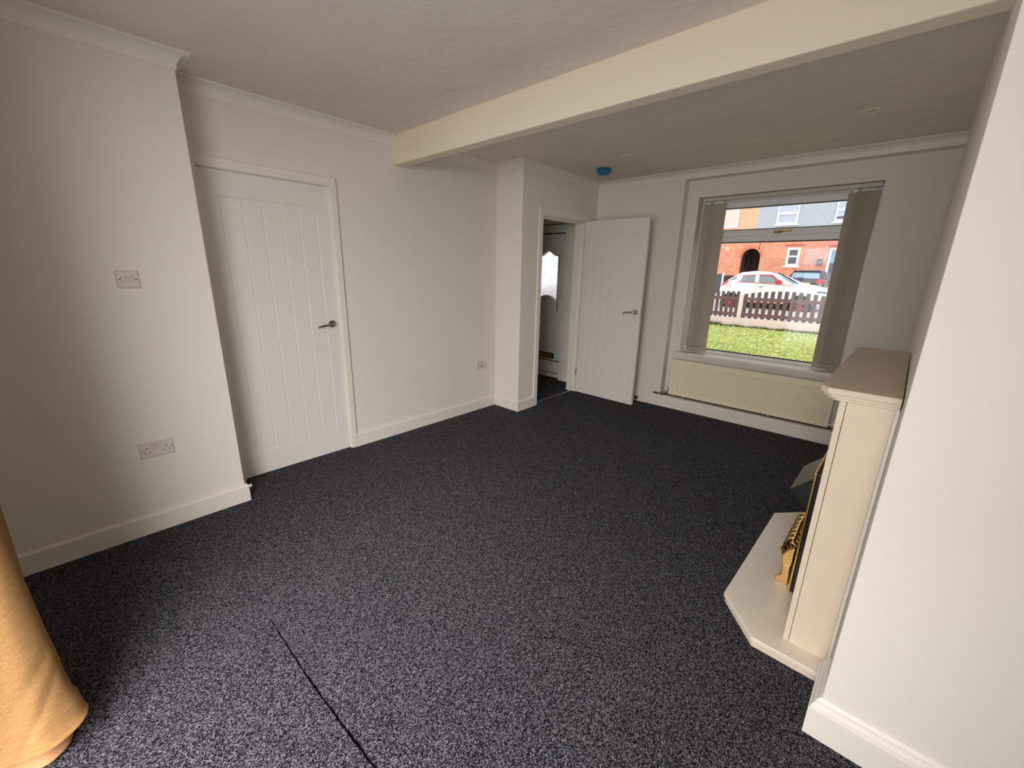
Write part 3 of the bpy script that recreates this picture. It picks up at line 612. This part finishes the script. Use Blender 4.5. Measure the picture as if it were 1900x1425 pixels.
# ------------------------------------------------------------------ curtain by the patio door
cu = thing(empty('curtain', (0, 0, 0)), 'ochre yellow linen curtain hanging at the left edge beside the patio door', 'curtain')
def curtain_sheet(name, m, pts0, pts1, z0, z1, th, parent, hemwave=0.0, hem=False):
    """plan polylines pts0 (bottom) and pts1 (top); smooth sheet between them"""
    def res(pts, n):
        L = [0]
        for a, b in zip(pts, pts[1:]): L.append(L[-1]+math.dist(a, b))
        out = []
        for i in range(n):
            s = L[-1]*i/(n-1); j = max(k for k in range(len(L)) if L[k] <= s+1e-9); j = min(j, len(pts)-2)
            u = (s-L[j])/(L[j+1]-L[j]); p = [Vector(pts[max(j-1, 0)]), Vector(pts[j]), Vector(pts[j+1]), Vector(pts[min(j+2, len(pts)-1)])]
            out.append(0.5*((2*p[1])+(p[2]-p[0])*u+(2*p[0]-5*p[1]+4*p[2]-p[3])*u*u+(3*p[1]-p[0]-3*p[2]+p[3])*u**3))
        return out
    n = 140; A = res(pts0, n); B = res(pts1, n); rows = 70; vs = []; fs = []
    for j in range(rows+1):
        v = j/rows; v2 = v**1.5; f = min(1, v2*1.9) if v2 < 1 else 1; f = 1-(1-min(1, v*1.25))**1.6
        for i in range(n):
            p = A[i].lerp(B[i], f); z = z0+(z1-z0)*v2
            z += (1-v2)**8*hemwave*math.sin(i*0.13+0.5)
            off = 0.0
            if hem:
                off = 0.003*math.exp(-((z-(z0+0.062))/0.006)**2)+0.002*math.sin(z*30+i*0.10)*math.exp(-((z-z0-0.12)/0.10)**2)
            if hem:
                sfr = i/n; off += 0.0025*(1 if z < z0+0.062 else 0)
                for (c0, sl, w_) in ((0.115, 0.55, 0.010), (0.20, 0.42, 0.014)): off -= 0.006*math.exp(-((z-(z0+c0+(sfr-0.26)*sl*2))/w_)**2)*math.exp(-((sfr-0.24)/0.07)**2)
            tdir = (A[min(i+1, n-1)]-A[max(i-1, 0)]).normalized(); nn = Vector((tdir.y, -tdir.x))
            q = p+nn*off; vs.append((q.x, q.y, z))
    for j in range(rows):
        for i in range(n-1): fs.append((j*n+i, j*n+i+1, (j+1)*n+i+1, (j+1)*n+i))
    o = MB().add(vs, fs).build(name, m, parent, smooth=True)
    sd = o.modifiers.new('thickness', 'SOLIDIFY'); sd.thickness = th; sd.offset = 0
    return o
P0 = [(1.555, -0.285), (1.520, -0.250), (1.518, -0.200), (1.530, -0.150), (1.538, -0.095), (1.500, -0.030), (1.440, -0.022), (1.400, -0.075), (1.345, -0.130), (1.300, -0.110), (1.250, -0.090), (1.200, -0.130), (1.150, -0.150), (1.100, -0.125), (1.050, -0.110), (1.000, -0.15)]
P1 = [(1.520, -0.260), (1.475, -0.235), (1.465, -0.195), (1.470, -0.150), (1.465, -0.105), (1.430, -0.082), (1.390, -0.085), (1.360, -0.125), (1.320, -0.150), (1.290, -0.110), (1.250, -0.090), (1.210, -0.130), (1.170, -0.150), (1.120, -0.100), (1.070, -0.090), (1.020, -0.13)]
P1 = [(x-0.11, y-0.012) for x, y in P1]
curtain_sheet('curtain_cloth', 'curtain', P0, P1, 0.080, 2.22, 0.004, cu, 0.006, True)
Q0 = [(x-0.004 if i < 5 else x-0.03, y-0.012 if i > 3 else y) for i, (x, y) in enumerate(P0)]
Q0 = [(1.53, -0.285), (1.50, -0.24), (1.500, -0.19), (1.512, -0.15), (1.517, -0.108), (1.485, -0.070), (1.43, -0.065), (1.38, -0.11), (1.2, -0.10), (1.02, -0.13)]
Q1 = [(1.50, -0.27), (1.46, -0.23), (1.45, -0.19), (1.455, -0.15), (1.45, -0.12), (1.42, -0.11), (1.38, -0.11), (1.34, -0.135), (1.2, -0.13), (1.04, -0.15)]
Q1 = [(x-0.12, y-0.015) for x, y in Q1]
curtain_sheet('curtain_lining', 'lining', Q0, Q1, 0.012, 2.20, 0.003, cu)
MB().tube([(0.7, -0.16, 2.235), (3.75, -0.16, 2.235)], 0.012, 12).build('curtain_pole', 'upvc', cu, smooth=True)

# ------------------------------------------------------------------ outside
G0 = -0.06; DF = 0.1431
Yd = lambda d: d+DF
gz = lambda y: G0 if y < Yd(14.05) else (-0.04+(y-14.2)/6*0.05 if y < 20.2 else 0.01+(y-20.2)/5.4*0.34 if y < 25.6 else 0.35+(y-25.6)/4.6*0.5)
struct(MB().box(-9, 9, YO+0.03, Yd(14.03), G0-0.2, G0).build('lawn', 'lawn'), 'bright green front lawn between the window and the picket fence', 'lawn')
def strip(name, y0, y1, m, label, cat, x0=-16, x1=12):
    mb = MB(); z0, z1 = gz(y0+1e-4), gz(y1-1e-4)
    mb.add([(x0, y0, z0), (x1, y0, z0), (x1, y1, z1), (x0, y1, z1), (x0, y0, z0-.3), (x1, y0, z0-.3), (x1, y1, z1-.3), (x0, y1, z1-.3)], [(0, 1, 2, 3), (4, 7, 6, 5), (0, 4, 5, 1), (1, 5, 6, 2), (2, 6, 7, 3), (3, 7, 4, 0)])
    return struct(mb.build(name, m), label, cat)
strip('road', Yd(14.10), 20.2+3.0, 'tarmac', 'pale road beyond the picket fence', 'road')
strip('driveway', 23.2, 30.2, 'tarmac', 'pale sloping drives in front of the brick houses', 'driveway')
rg = random.Random(3)
gb = MB()
for i in range(15000):
    d = 7.5+6.5*rg.random()**0.8; x = CAM.x+(-0.345+0.285*rg.random())*d; y = Yd(d)
    if y > Yd(13.90): continue
    a = rg.random()*PI; hgt = rg.uniform(0.015, 0.05); wv = 0.006; dx, dy = math.cos(a)*wv, math.sin(a)*wv; lx, ly = rg.uniform(-.03, .03), rg.uniform(-.03, .03)
    gb.add([(x-dx, y-dy, G0), (x+dx, y+dy, G0), (x+lx, y+ly, G0+hgt)], [(0, 1, 2)])
stuff(gb.build('grass', 'blade'), 'short bright green grass blades across the lawn', 'grass')
tb = MB()
for i in range(2600):
    x = -1.7+4.2*rg.random(); big = 2.0 if x < -0.75 else (1.0+0.5*math.sin(x*5)**2); y = Yd(13.955-abs(rg.gauss(0, 0.06)))
    a = rg.random()*PI; hgt = rg.uniform(0.03, 0.08)*big; wv = 0.006; dx, dy = math.cos(a)*wv, math.sin(a)*wv; lx = rg.uniform(-.05, .05)
    tb.add([(x-dx, y-dy, G0), (x+dx, y+dy, G0), (x+lx, y-0.02, G0+hgt)], [(0, 1, 2)])
stuff(tb.build('long_grass', 'tuft'), 'darker untrimmed grass along the foot of the fence', 'grass')
cf = MB()
for i in range(1500):
    d = 7.5+6.2*rg.random()**0.8; x = CAM.x+(-0.345+0.285*rg.random())*d; r = rg.uniform(0.010, 0.018)
    cf.lathe([(r*0.4, -r*0.5), (r, 0), (r*0.4, r*0.6)], 5, Matrix.Translation((x, Yd(d), G0+0.035)))
stuff(cf.build('clover_flowers', 'clover'), 'tiny white clover flowers scattered over the lawn', 'flowers')

# fence
YFn = Yd(14.0)
def gravel(x0, x1, label):
    o = MB().box(x0, x1, YFn-0.025, YFn+0.025, G0-0.02, 0.205).build('gravel_board', 'concrete', bevel=0.006)
    return thing(o, label, 'gravel board', 'concrete boards under the picket fence')
def post(x, label):
    o = MB().add([(x-0.055, YFn-0.05, G0-0.05), (x+0.055, YFn-0.05, G0-0.05), (x+0.055, YFn+0.05, G0-0.05), (x-0.055, YFn+0.05, G0-0.05),
                  (x-0.055, YFn-0.05, 0.895), (x+0.055, YFn-0.05, 0.895), (x+0.055, YFn+0.05, 0.895), (x-0.055, YFn+0.05, 0.895), (x-0.035, YFn-0.03, 0.915), (x+0.035, YFn-0.03, 0.915), (x+0.035, YFn+0.03, 0.915), (x-0.035, YFn+0.03, 0.915)],
                 [(3, 2, 1, 0), (8, 9, 10, 11)]+[(a+i, a+(i+1) % 4, a+4+(i+1) % 4, a+4+i) for a in (0, 4) for i in range(4)]).build('concrete_post', 'concrete')
    return thing(o, label, 'fence post')
def panel(x0, n, pitch, wd, topf, label):
    p = thing(empty('picket_panel', (x0, YFn, 0)), label, 'fence')
    W = pitch*(n-1)+wd
    for zz in (0.735, 0.272): MB().box(-0.008, W+0.008, -0.045, -0.012, zz, zz+0.098).build('rail', 'rail', p, bevel=0.003)
    for i in range(n):
        a = i*pitch; za, zb = topf(a/W), topf((a+wd)/W)
        MB().add([(a, -0.011, 0.222), (a+wd, -0.011, 0.222), (a+wd, -0.011, zb), (a, -0.011, za), (a, 0.008, 0.222), (a+wd, 0.008, 0.222), (a+wd, 0.008, zb), (a, 0.008, za)],
                 [(0, 1, 2, 3), (4, 7, 6, 5), (0, 4, 5, 1), (1, 5, 6, 2), (2, 6, 7, 3), (3, 7, 4, 0)]).build('picket', 'picket', p)
    return p
XP = -0.310
post(XP, 'pale concrete fence post standing between the two picket panels')
panel(XP+0.055+0.01, 13, 0.170, 0.097, lambda u: 0.925+0.115*math.sin(PI*min(1, max(0, u)))**0.9, 'dark picket fence panel with arched top, right of the concrete post')
panel(XP-0.055-0.01-(0.142*12+0.086), 13, 0.142, 0.086, lambda u: 0.955+0.04*abs(math.cos(PI*u)), 'dark picket fence panel with nearly level top, left of the concrete post')
gravel(XP+0.055, XP+2.4, 'mottled concrete board under the picket panel right of the post')
gravel(XP-1.95, XP-0.055, 'mottled concrete board under the picket panel left of the post')

# ---- cars
def loft_body(name, m, parent, st, sub=1):
    """st: list of (x, zbot, zbelt, ztop, wbot, wbelt, wtop)"""
    vs = []; fs = []; k = 0
    for (x, zb, zm, zt, wb, wm, wt) in st:
        half = [(wb*0.92, zb), (wb, zb+0.06), (wb+0.01, (zb+zm)*0.5), (wm, zm), ((wm+wt)/2+0.012, (zm+zt)*0.5), (wt, zt-0.035), (wt-0.06, zt-0.006), (wt*0.5, zt+0.006)]
        sec = half+[(-a, b) for a, b in half[::-1]]; k = len(sec)
        vs += [(x, a, b) for a, b in sec]
    for i in range(len(st)-1):
        for j in range(k): fs.append((i*k+j, (i+1)*k+j, (i+1)*k+(j+1) % k, i*k+(j+1) % k))
    fs += [tuple(range(k)), tuple((len(st)-1)*k+j for j in range(k))[::-1]]
    o = MB().add(vs, fs).build(name, m, parent, smooth=True)
    if sub:
        s = o.modifiers.new('sub', 'SUBSURF'); s.levels = sub; s.render_levels = sub
    return o
def wheel(parent, x, y, z, R, rim, side=-1):
    T = Matrix.Translation((x, y, z)) @ Matrix.Rotation(PI/2*(1 if side < 0 else -1), 4, 'X')
    w_ = MB().lathe([(R*0.70, -0.20), (R*0.96, -0.19), (R, -0.15), (R, -0.03), (R*0.95, 0.0), (R*0.68, 0.004), (R*0.66, -0.03)], 28, T).build('wheel', 'tyre', parent, smooth=True)
    mb = MB().lathe([(R*0.70, -0.02), (R*0.70, 0.004), (R*0.62, 0.006), (R*0.60, -0.02)], 28, T).lathe([(R*0.16, -0.03), (R*0.16, 0.01), (R*0.10, 0.014)], 12, T)
    for i in range(5):
        mb.box(-0.028, 0.028, 0.03, R*0.66, -0.02, 0.006, T @ Matrix.Rotation(i*2*PI/5+0.3, 4, 'Z'))
    mb.build('rim', rim, w_)
    return w_
# white crossover, side on, nose to the right. local x=0 at the rear, y=0 centre line, -y towards us
WY = Yd(20.0)
wc = thing(empty('car', (-2.78, WY+0.88, 0.0)), 'white crossover car with red wheels, red mirror and red trim parked side-on behind the fence', 'car')
g = -0.0
st = [(0.00, 0.42, 0.86, 0.94, .70, .72, .60), (0.04, 0.34, 0.98, 1.06, .78, .78, .62), (0.16, 0.30, 1.08, 1.20, .84, .82, .64), (0.42, 0.26, 1.16, 1.40, .87, .84, .62), (0.62, 0.24, 1.19, 1.52, .88, .84, .61),
      (0.92, 0.22, 1.20, 1.60, .88, .84, .61), (1.30, 0.22, 1.19, 1.635, .88, .84, .62), (1.75, 0.22, 1.17, 1.62, .88, .84, .62), (2.15, 0.22, 1.15, 1.545, .88, .84, .62), (2.50, 0.22, 1.14, 1.40, .88, .84, .64),
      (2.82, 0.24, 1.12, 1.245, .88, .84, .70), (3.02, 0.26, 1.08, 1.165, .88, .83, .74), (3.40, 0.28, 1.02, 1.13, .87, .82, .72), (3.72, 0.30, 0.93, 1.05, .84, .80, .70), (3.90, 0.32, 0.78, 0.94, .76, .74, .64), (3.97, 0.40, 0.66, 0.78, .62, .62, .54)]
body = loft_body('body', 'paint_white', wc, st)
def sidey(x, z):
    for a, b in zip(st, st[1:]):
        if a[0] <= x <= b[0]:
            u = (x-a[0])/(b[0]-a[0]); q = [a[i]*(1-u)+b[i]*u for i in range(7)]; break
    else: q = st[-1]
    _, zb, zm, zt, wb, wm, wt = q
    v = min(1, max(0, (z-zm)/(zt-0.035-zm))); return -(wm+(wt-wm)*v)
def sidepatch(name, m, parent, pts, off=0.012, th=0.03):
    off += 0.026
    n = len(pts); f = [(x, sidey(x, z)-off, z) for x, z in pts]; b = [(x, sidey(x, z)-off+th, z) for x, z in pts]
    return MB().add(f+b, [tuple(range(n)), tuple(range(2*n-1, n-1, -1))]+[(i, n+i, n+(i+1) % n, (i+1) % n) for i in range(n)]).build(name, m, parent)
sidepatch('window', 'carglass', wc, [(0.84, 1.225), (0.87, 1.44), (1.36, 1.478), (1.39, 1.215)])
sidepatch('window', 'carglass', wc, [(1.54, 1.21), (1.50, 1.475), (1.93, 1.475), (2.20, 1.32), (2.30, 1.19)])
sidepatch('window_trim', 'paint_red', wc, [(0.87, 1.44), (0.865, 1.47), (1.36, 1.51), (1.36, 1.475)], 0.018)
sidepatch('window_trim', 'paint_red', wc, [(1.50, 1.475), (1.50, 1.52), (1.96, 1.52), (2.42, 1.17), (2.30, 1.19), (1.93, 1.475)], 0.018)
sidepatch('waistline_stripe', 'paint_red', wc, [(0.72, 1.205), (0.72, 1.222), (1.6, 1.195), (2.9, 1.105), (2.9, 1.095), (1.6, 1.178)], 0.014)
sidepatch('tail_light', 'paint_red', wc, [(0.06, 1.03), (0.10, 1.12), (0.25, 1.255), (0.36, 1.245), (0.30, 1.14), (0.17, 1.06)], 0.03, 0.05)
sidepatch('rear_quarter_glass', 'carglass', wc, [(0.36, 1.27), (0.62, 1.45), (0.65, 1.36), (0.50, 1.27)], 0.02)
sidepatch('windscreen', 'carglassblue', wc, [(2.22, 1.49), (2.28, 1.50), (2.94, 1.18), (2.80, 1.16)], 0.02)
MB().tube([(2.16, -0.66, 1.575), (2.30, -0.67, 1.53), (2.9, -0.76, 1.20)], 0.022, 6).build('windscreen_pillar', 'rubber', wc)
MB().tube([(0.66, -0.58, 1.50), (0.80, -0.58, 1.575), (1.3, -0.58, 1.640), (1.8, -0.58, 1.622), (2.08, -0.58, 1.545)], 0.020, 8).build('roof_rail', 'paint_white', wc, smooth=True)
mr_ = MB().lathe([(0.02, -0.13), (0.075, -0.09), (0.085, 0.0), (0.07, 0.09), (0.02, 0.12)], 14, Matrix.Translation((2.28, -0.97, 1.24)) @ Matrix.Rotation(PI/2, 4, 'Y')).build('door_mirror', 'paint_red', wc, smooth=True)
MB().box(1.55, 1.76, -0.915, -0.88, 1.012, 1.036).box(1.63, 1.68, -0.92, -0.88, 0.99, 1.055).build('door_handle', 'chrome', wc, bevel=0.005)
MB().tube([(1.47, -0.893, 0.45), (1.49, -0.893, 1.15)], 0.004, 5).build('door_gap', 'dark', wc)
MB().tube([(2.50, -0.893, 0.45), (2.47, -0.893, 1.10)], 0.004, 5).build('door_gap', 'dark', wc)
MB().box(0.33, 0.50, -0.893, -0.885, 0.955, 0.965).box(0.33, 0.50, -0.893, -0.885, 1.065, 1.075).box(0.33, 0.34, -0.893, -0.885, 0.96, 1.07).box(0.49, 0.50, -0.893, -0.885, 0.96, 1.07).build('fuel_flap_outline', 'paint_red', wc)
for cx, cz in ((0.575, 0.325), (3.115, 0.340)):
    T = Matrix.Translation((cx, -0.905, cz)) @ Matrix.Rotation(PI/2, 4, 'X')
    MB().tube([(cx+0.455*math.cos(a*PI/14), -0.895, cz+0.455*math.sin(a*PI/14)) for a in range(15)], 0.05, 8).build('wheel_arch', 'paint_white', wc, smooth=True)
    MB().lathe([(0.42, -0.05), (0.42, -0.002)], 30, T).build('arch_liner', 'rubber', wc)
    wheel(wc, cx, -0.915, cz, 0.325, 'paint_red'); wheel(wc, cx, 0.70, cz, 0.325, 'paint_red', -1)
sk = MB().box(1.05, 2.62, -0.91, -0.86, 0.24, 0.36); sk.build('sill', 'rubber', wc, bevel=0.02)
MB().box(1.05, 2.62, -0.922, -0.88, 0.37, 0.40).build('sill_stripe', 'paint_red', wc)
MB().add([(3.62, -0.84, 0.96), (3.86, -0.74, 0.92), (3.90, -0.70, 0.86), (3.60, -0.87, 0.90), (3.62, -0.80, 0.96), (3.86, -0.70, 0.92), (3.90, -0.66, 0.86), (3.60, -0.83, 0.90)], [(0, 1, 2, 3), (4, 7, 6, 5), (0, 4, 5, 1), (1, 5, 6, 2), (2, 6, 7, 3), (3, 7, 4, 0)]).build('headlight', 'carglassblue', wc)
MB().tube([(3.60, -0.885, 0.885), (3.80, -0.82, 0.875), (3.93, -0.66, 0.85)], 0.014, 6).build('headlight_trim', 'rubber', wc)
MB().box(3.82, 3.95, -0.70, -0.5, 0.60, 0.68).build('front_splitter', 'paint_red', wc)

# black hatchback seen from behind on the drive
BY = Yd(25.5)
bc = thing(empty('car', (-0.43, BY, 0.33)), 'black hatchback seen from behind on the drive beyond the white car', 'car')
# profile loft along local y (length), built with x as length then turned
bst = [(0.00, 0.35, 0.72, 0.80, .70, .72, .66), (0.03, 0.28, 0.84, 0.93, .80, .80, .70), (0.10, 0.24, 0.94, 1.07, .84, .83, .66), (0.30, 0.22, 0.96, 1.38, .85, .83, .60), (0.48, 0.22, 0.97, 1.455, .85, .83, .59),
       (1.0, 0.22, 0.96, 1.49, .86, .83, .60), (1.8, 0.22, 0.95, 1.48, .86, .83, .60), (2.4, 0.22, 0.93, 1.36, .86, .83, .60), (2.95, 0.24, 0.92, 1.05, .86, .82, .66), (3.6, 0.28, 0.84, 0.95, .84, .80, .66), (3.85, 0.32, 0.66, 0.78, .74, .72, .6)]
RB = Matrix.Rotation(PI/2, 4, 'Z')
bb = loft_body('body', 'paint_black', bc, bst); bb.data.transform(RB)
MB().add([(-0.60, 0.105, 1.06), (0.60, 0.105, 1.06), (0.535, 0.30, 1.345), (-0.535, 0.30, 1.345), (-0.60, 0.14, 1.06), (0.60, 0.14, 1.06), (0.535, 0.34, 1.345), (-0.535, 0.34, 1.345)],
         [(0, 1, 2, 3), (4, 7, 6, 5), (0, 4, 5, 1), (1, 5, 6, 2), (2, 6, 7, 3), (3, 7, 4, 0)], Matrix.Translation((0, -0.045, 0))).build('rear_screen', 'carglassblue', bc)
MB().tube([(-0.5, 0.03, 1.09), (0.0, 0.02, 1.085)], 0.014, 6).build('rear_wiper', 'rubber', bc)
MB().box(-0.56, 0.56, 0.20, 0.40, 1.405, 1.44).build('roof_spoiler', 'paint_black', bc, bevel=0.01)
for s in (-1, 1): MB().prism([(s*0.50, 0.80), (s*0.80, 0.82), (s*0.79, 1.00), (s*0.70, 1.06), (s*0.50, 0.98)], -0.03, 0.12, 'y').build('tail_light', 'paint_red', bc, bevel=0.02)
npl = MB().box(-0.26, 0.26, -0.035, -0.02, 0.755, 0.865).build('number_plate', 'plate', bc, bevel=0.004)
MB().box(0.26, 0.50, -0.02, 0.0, 0.76, 0.86).build('plate_recess', 'rubber', bc)
MB().lathe([(0.004, 0), (0.003, 0.30)], 6, Matrix.Translation((0.02, 0.55, 1.48)) @ Matrix.Rotation(0.5, 4, 'X')).build('aerial', 'rubber', bc)
for s in (-1, 1):
    MB().lathe([(0.02, -0.09), (0.06, -0.05), (0.065, 0.05), (0.02, 0.09)], 12, Matrix.Translation((s*0.98, 2.2, 1.02)) @ Matrix.Rotation(PI/2, 4, 'Y')).build('door_mirror', 'paint_white', bc, smooth=True)
for yy in (0.72, 3.15):
    for s in (-1, 1):
        T = Matrix.Translation((s*0.78, yy, 0.30)) @ Matrix.Rotation(PI/2, 4, 'Y')
        MB().lathe([(0.20, -0.10), (0.29, -0.09), (0.30, 0.0), (0.29, 0.09), (0.20, 0.10)], 24, T).build('wheel', 'tyre', bc, smooth=True)
MB().add([(0.835, 0.75, 1.02), (0.835, 2.35, 1.00), (0.72, 1.9, 1.34), (0.70, 0.85, 1.36), (0.815, 0.75, 1.02), (0.815, 2.35, 1.00), (0.70, 1.9, 1.34), (0.68, 0.85, 1.36)], [(0, 1, 2, 3), (4, 7, 6, 5), (0, 4, 5, 1), (1, 5, 6, 2), (2, 6, 7, 3), (3, 7, 4, 0)]).build('window', 'carglass', bc)

# ---- houses. facade plane
YH = Yd(30.0)
HG = 0.85
def arch_pts(xc, r, zb, zs, n=14): return [(xc-r, zb)]+[(xc-r*math.cos(PI*i/n), zs+r*math.sin(PI*i/n)) for i in range(n+1)]+[(xc+r, zb)]
XS = -3.545                                   # line between the two houses
ho1 = thing(empty('house', (0, 0, 0)), 'brick house with orange rendered upper floor and arched passage, on the left', 'house')
ho2 = thing(empty('house', (0, 0, 0)), 'brick house with blue-grey rendered upper floor and white front door', 'house')
ZJ = 3.92
ar = arch_pts(-4.10, 0.545, HG-0.02, 2.56)
outer = [(-11, HG-0.3), (-4.645, HG-0.3)]+ar+[(XS, HG-0.02), (XS, ZJ), (-11, ZJ)]
outer = [(-11, HG-0.3), (-4.645, HG-0.3)]+ar[0:]+[(XS, HG-0.02), (XS, ZJ), (-11, ZJ)]
bpts = []
for p in outer:
    if not bpts or math.dist(p, bpts[-1]) > 1e-4: bpts.append(p)
shape('brick_wall', bpts, [], 0.3, 'brick', ho1, XZ(YH+0.15))
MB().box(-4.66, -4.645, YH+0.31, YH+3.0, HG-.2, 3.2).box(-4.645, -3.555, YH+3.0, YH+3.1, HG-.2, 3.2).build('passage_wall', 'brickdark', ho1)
MB().box(-3.555, -3.54, YH+0.31, YH+3.0, HG-.2, 3.2).box(-4.645, -3.555, YH+0.31, YH+3.0, 3.16, 3.2).build('passage_shade', 'rubber', ho1)  # near-black sheets stand in for the shade inside the passage
rim = MB(); n = 14
for i in range(n):
    a0, a1 = PI*i/n+0.01, PI*(i+1)/n-0.01
    rim.prism([(-4.10-r*math.cos(a), 2.56+r*math.sin(a)) for r, a in ((0.55, a0), (0.72, a0), (0.72, a1), (0.55, a1))], YH-0.012, YH+0.05, 'y')
rim.build('brick_arch', mat('arch_red_brick', (238, 138, 104), 0.9, var=0.1, vscale=8), ho1)
MB().box(-4.60, -4.56, YH+1.2, YH+1.9, 1.95, 2.75).box(-4.60, -4.56, YH+1.2, YH+1.22, 1.9, 2.9).build('passage_window', 'housepane', ho1)
MB().box(-11, -4.05, YH-0.03, YH+0.3, ZJ, 6.3).build('rendered_wall', 'orangerender', ho1)
shape('brick_wall', [(XS, HG-0.3), (8, HG-0.3), (8, ZJ), (XS, ZJ)], [[(-2.20, 2.06), (-1.50, 2.06), (-1.50, 3.13), (-2.20, 3.13)], [(-0.16, HG-.1), (0.96, HG-.1), (0.96, 3.08), (-0.16, 3.08)]], 0.3, 'brick', ho2, XZ(YH+0.15))
MB().box(-4.05, 8, YH-0.03, YH+0.3, ZJ, 6.3).build('rendered_wall', 'greyrender', ho2)
MB().add([(-11.3, YH-0.4, 6.2), (-4.05, YH-0.4, 6.2), (-4.05, YH+4, 9.0), (-11.3, YH+4, 9.0), (-11.3, YH+8, 6.2), (-4.05, YH+8, 6.2)], [(0, 1, 2, 3), (3, 2, 5, 4), (0, 3, 4), (1, 5, 2), (0, 4, 5, 1)]).build('roof', 'roof', ho1)
MB().add([(-4.05, YH-0.4, 6.2), (8.3, YH-0.4, 6.2), (8.3, YH+4, 9.0), (-4.05, YH+4, 9.0), (-4.05, YH+8, 6.2), (8.3, YH+8, 6.2)], [(0, 1, 2, 3), (3, 2, 5, 4), (0, 3, 4), (1, 5, 2), (0, 4, 5, 1)]).build('roof', 'roof', ho2)
def hwin(parent, x0, x1, z0, z1, split, pane, y=YH-0.12, sill=True, pane2=None, wd=0.07, label=None):
    mb = MB(); ring(mb, x0, x1, z0, z1, wd, y, y+0.07)
    if split: mb.box(x0+wd, x1-wd, y, y+0.07, split-0.05, split+0.05)
    w_ = mb.build('window', 'housewhite', parent)
    if sill: MB().box(x0-0.10, x1+0.10, y-0.08, y+0.05, z0-0.08, z0+0.0).build('sill', 'housewhite', w_)
    MB().box(x0+wd, x1-wd, y+0.045, y+0.06, z0+wd, (split-0.05) if split else z1-wd).build('pane', pane, w_)
    if split: MB().box(x0+wd, x1-wd, y+0.045, y+0.06, split+0.05, z1-wd).build('pane', pane2 or pane, w_)
    return w_
hwin(ho1, -6.25, -5.09, 4.36, 5.75, 5.46, 'netcream', sill=False, wd=0.13)
u1 = hwin(ho2, -3.00, -1.92, 4.43, 5.80, 5.05, 'netcurtain')
mb = MB(); ring(mb, -2.95, -1.97, 4.48, 5.02, 0.06, YH-0.145, YH-0.11); mb.build('opening_sash', 'housewhite', u1)
u2 = hwin(ho2, -0.21, 0.90, 4.43, 5.80, 5.05, 'netcurtain'); MB().box(-0.12, 0.4, YH-0.09, YH-0.078, 4.60, 4.70).build('dark_pane_strip', 'housepane', u2)
hwin(ho2, -2.18, -1.51, 2.07, 3.12, 2.62, 'housepane', y=YH+0.0, wd=0.13)
MB().box(-2.32, -1.30, YH-0.04, YH+0.02, 3.23, 3.28).build('window_lintel', mat('brown_lintel', (176, 84, 70), 0.8), ho2)
MB().box(-1.27, -0.17, YH-0.03, YH+0.01, 2.14, 3.05).build('stone_cladding', 'pinkstone', ho2)
MB().box(-0.20, 3.0, YH-0.30, YH+0.0, 3.20, 3.60).build('door_canopy', mat('pink_canopy', (238, 150, 146), 0.7), ho2)
dd = MB(); ring(dd, -0.15, 0.95, HG, 3.07, 0.13, YH-0.02, YH+0.06); dd = dd.build('front_door', 'housewhite', ho2)
MB().box(-0.02, 0.82, YH+0.03, YH+0.05, 2.25, 2.94).build('door_glass', 'doorpane', dd)
MB().box(-0.02, 0.82, YH+0.02, YH+0.05, HG+.1, 2.25).build('door_panel', 'doorpanel', dd)
MB().tube([(-0.26, YH-0.05, 3.15), (-0.24, YH-0.05, 2.55), (-0.34, YH-0.05, 2.30)], 0.03, 6).build('drain_pipe', 'housewhite', ho2)
MB().tube([(-3.66, YH-0.02, 3.9), (-3.66, YH-0.02, 3.3), (-3.70, YH-0.02, 3.05)], 0.012, 5).build('wall_cable', 'dark', ho2)
MB().box(-5.61, -5.40, YH-0.04, YH+0.0, 3.02, 3.20).build('wall_vent', mat('cream_vent', (246, 220, 176), 0.7), ho1)
bx = MB().box(-0.60, -0.36, YH-0.16, YH-0.03, 2.10, 2.46).build('number_box', mat('grey_box', (120, 124, 130), 0.4), ho2, bevel=0.01)
tcv = bpy.data.curves.new('digits', 'FONT'); tcv.body = '17'; tcv.size = 0.22; tcv.extrude = 0.004; tcv.align_x = 'CENTER'
to = bpy.data.objects.new('tmp', tcv); tm = bpy.data.meshes.new_from_object(to); bpy.data.objects.remove(to)
tm.transform(XZ(YH-0.165)); tm.transform(Matrix.Translation((-0.48, 0, 2.20))); tm.materials.clear(); tm.materials.append(M['housewhite'])
tb2 = bpy.data.objects.new('house_number', tm); C.objects.link(tb2); tb2.parent = bx
# front garden bits by the drive
thing(MB().box(-4.95, -4.42, Yd(26), Yd(26)+0.05, 0.4, 1.53).build('garden_gate', mat('dark_grey_gate', (86, 90, 94), 0.7)), 'dark grey solid gate left of the brick garden wall', 'gate')
thing(MB().box(-4.42, -4.33, Yd(26)-0.03, Yd(26)+0.08, 0.4, 1.60).build('gate_post', 'housewhite'), 'white gate post between the grey gate and garden wall', 'post')
thing(MB().box(-4.33, -3.62, Yd(26), Yd(26)+0.22, 0.4, 1.46).build('garden_wall', 'brickdark'), 'low brick garden wall behind the white car', 'wall')
thing(MB().box(-3.62, -3.50, Yd(26)-0.03, Yd(26)+0.22, 0.4, 1.58).build('wall_pier', 'housewhite', bevel=0.02), 'white pier at the end of the brick garden wall', 'pier')
thing(MB().box(-4.05, -3.90, Yd(22.6), Yd(22.6)+0.12, 0.0, 1.29).build('bollard', 'concrete', bevel=0.01), 'pale square post standing behind the tail of the white car', 'post')
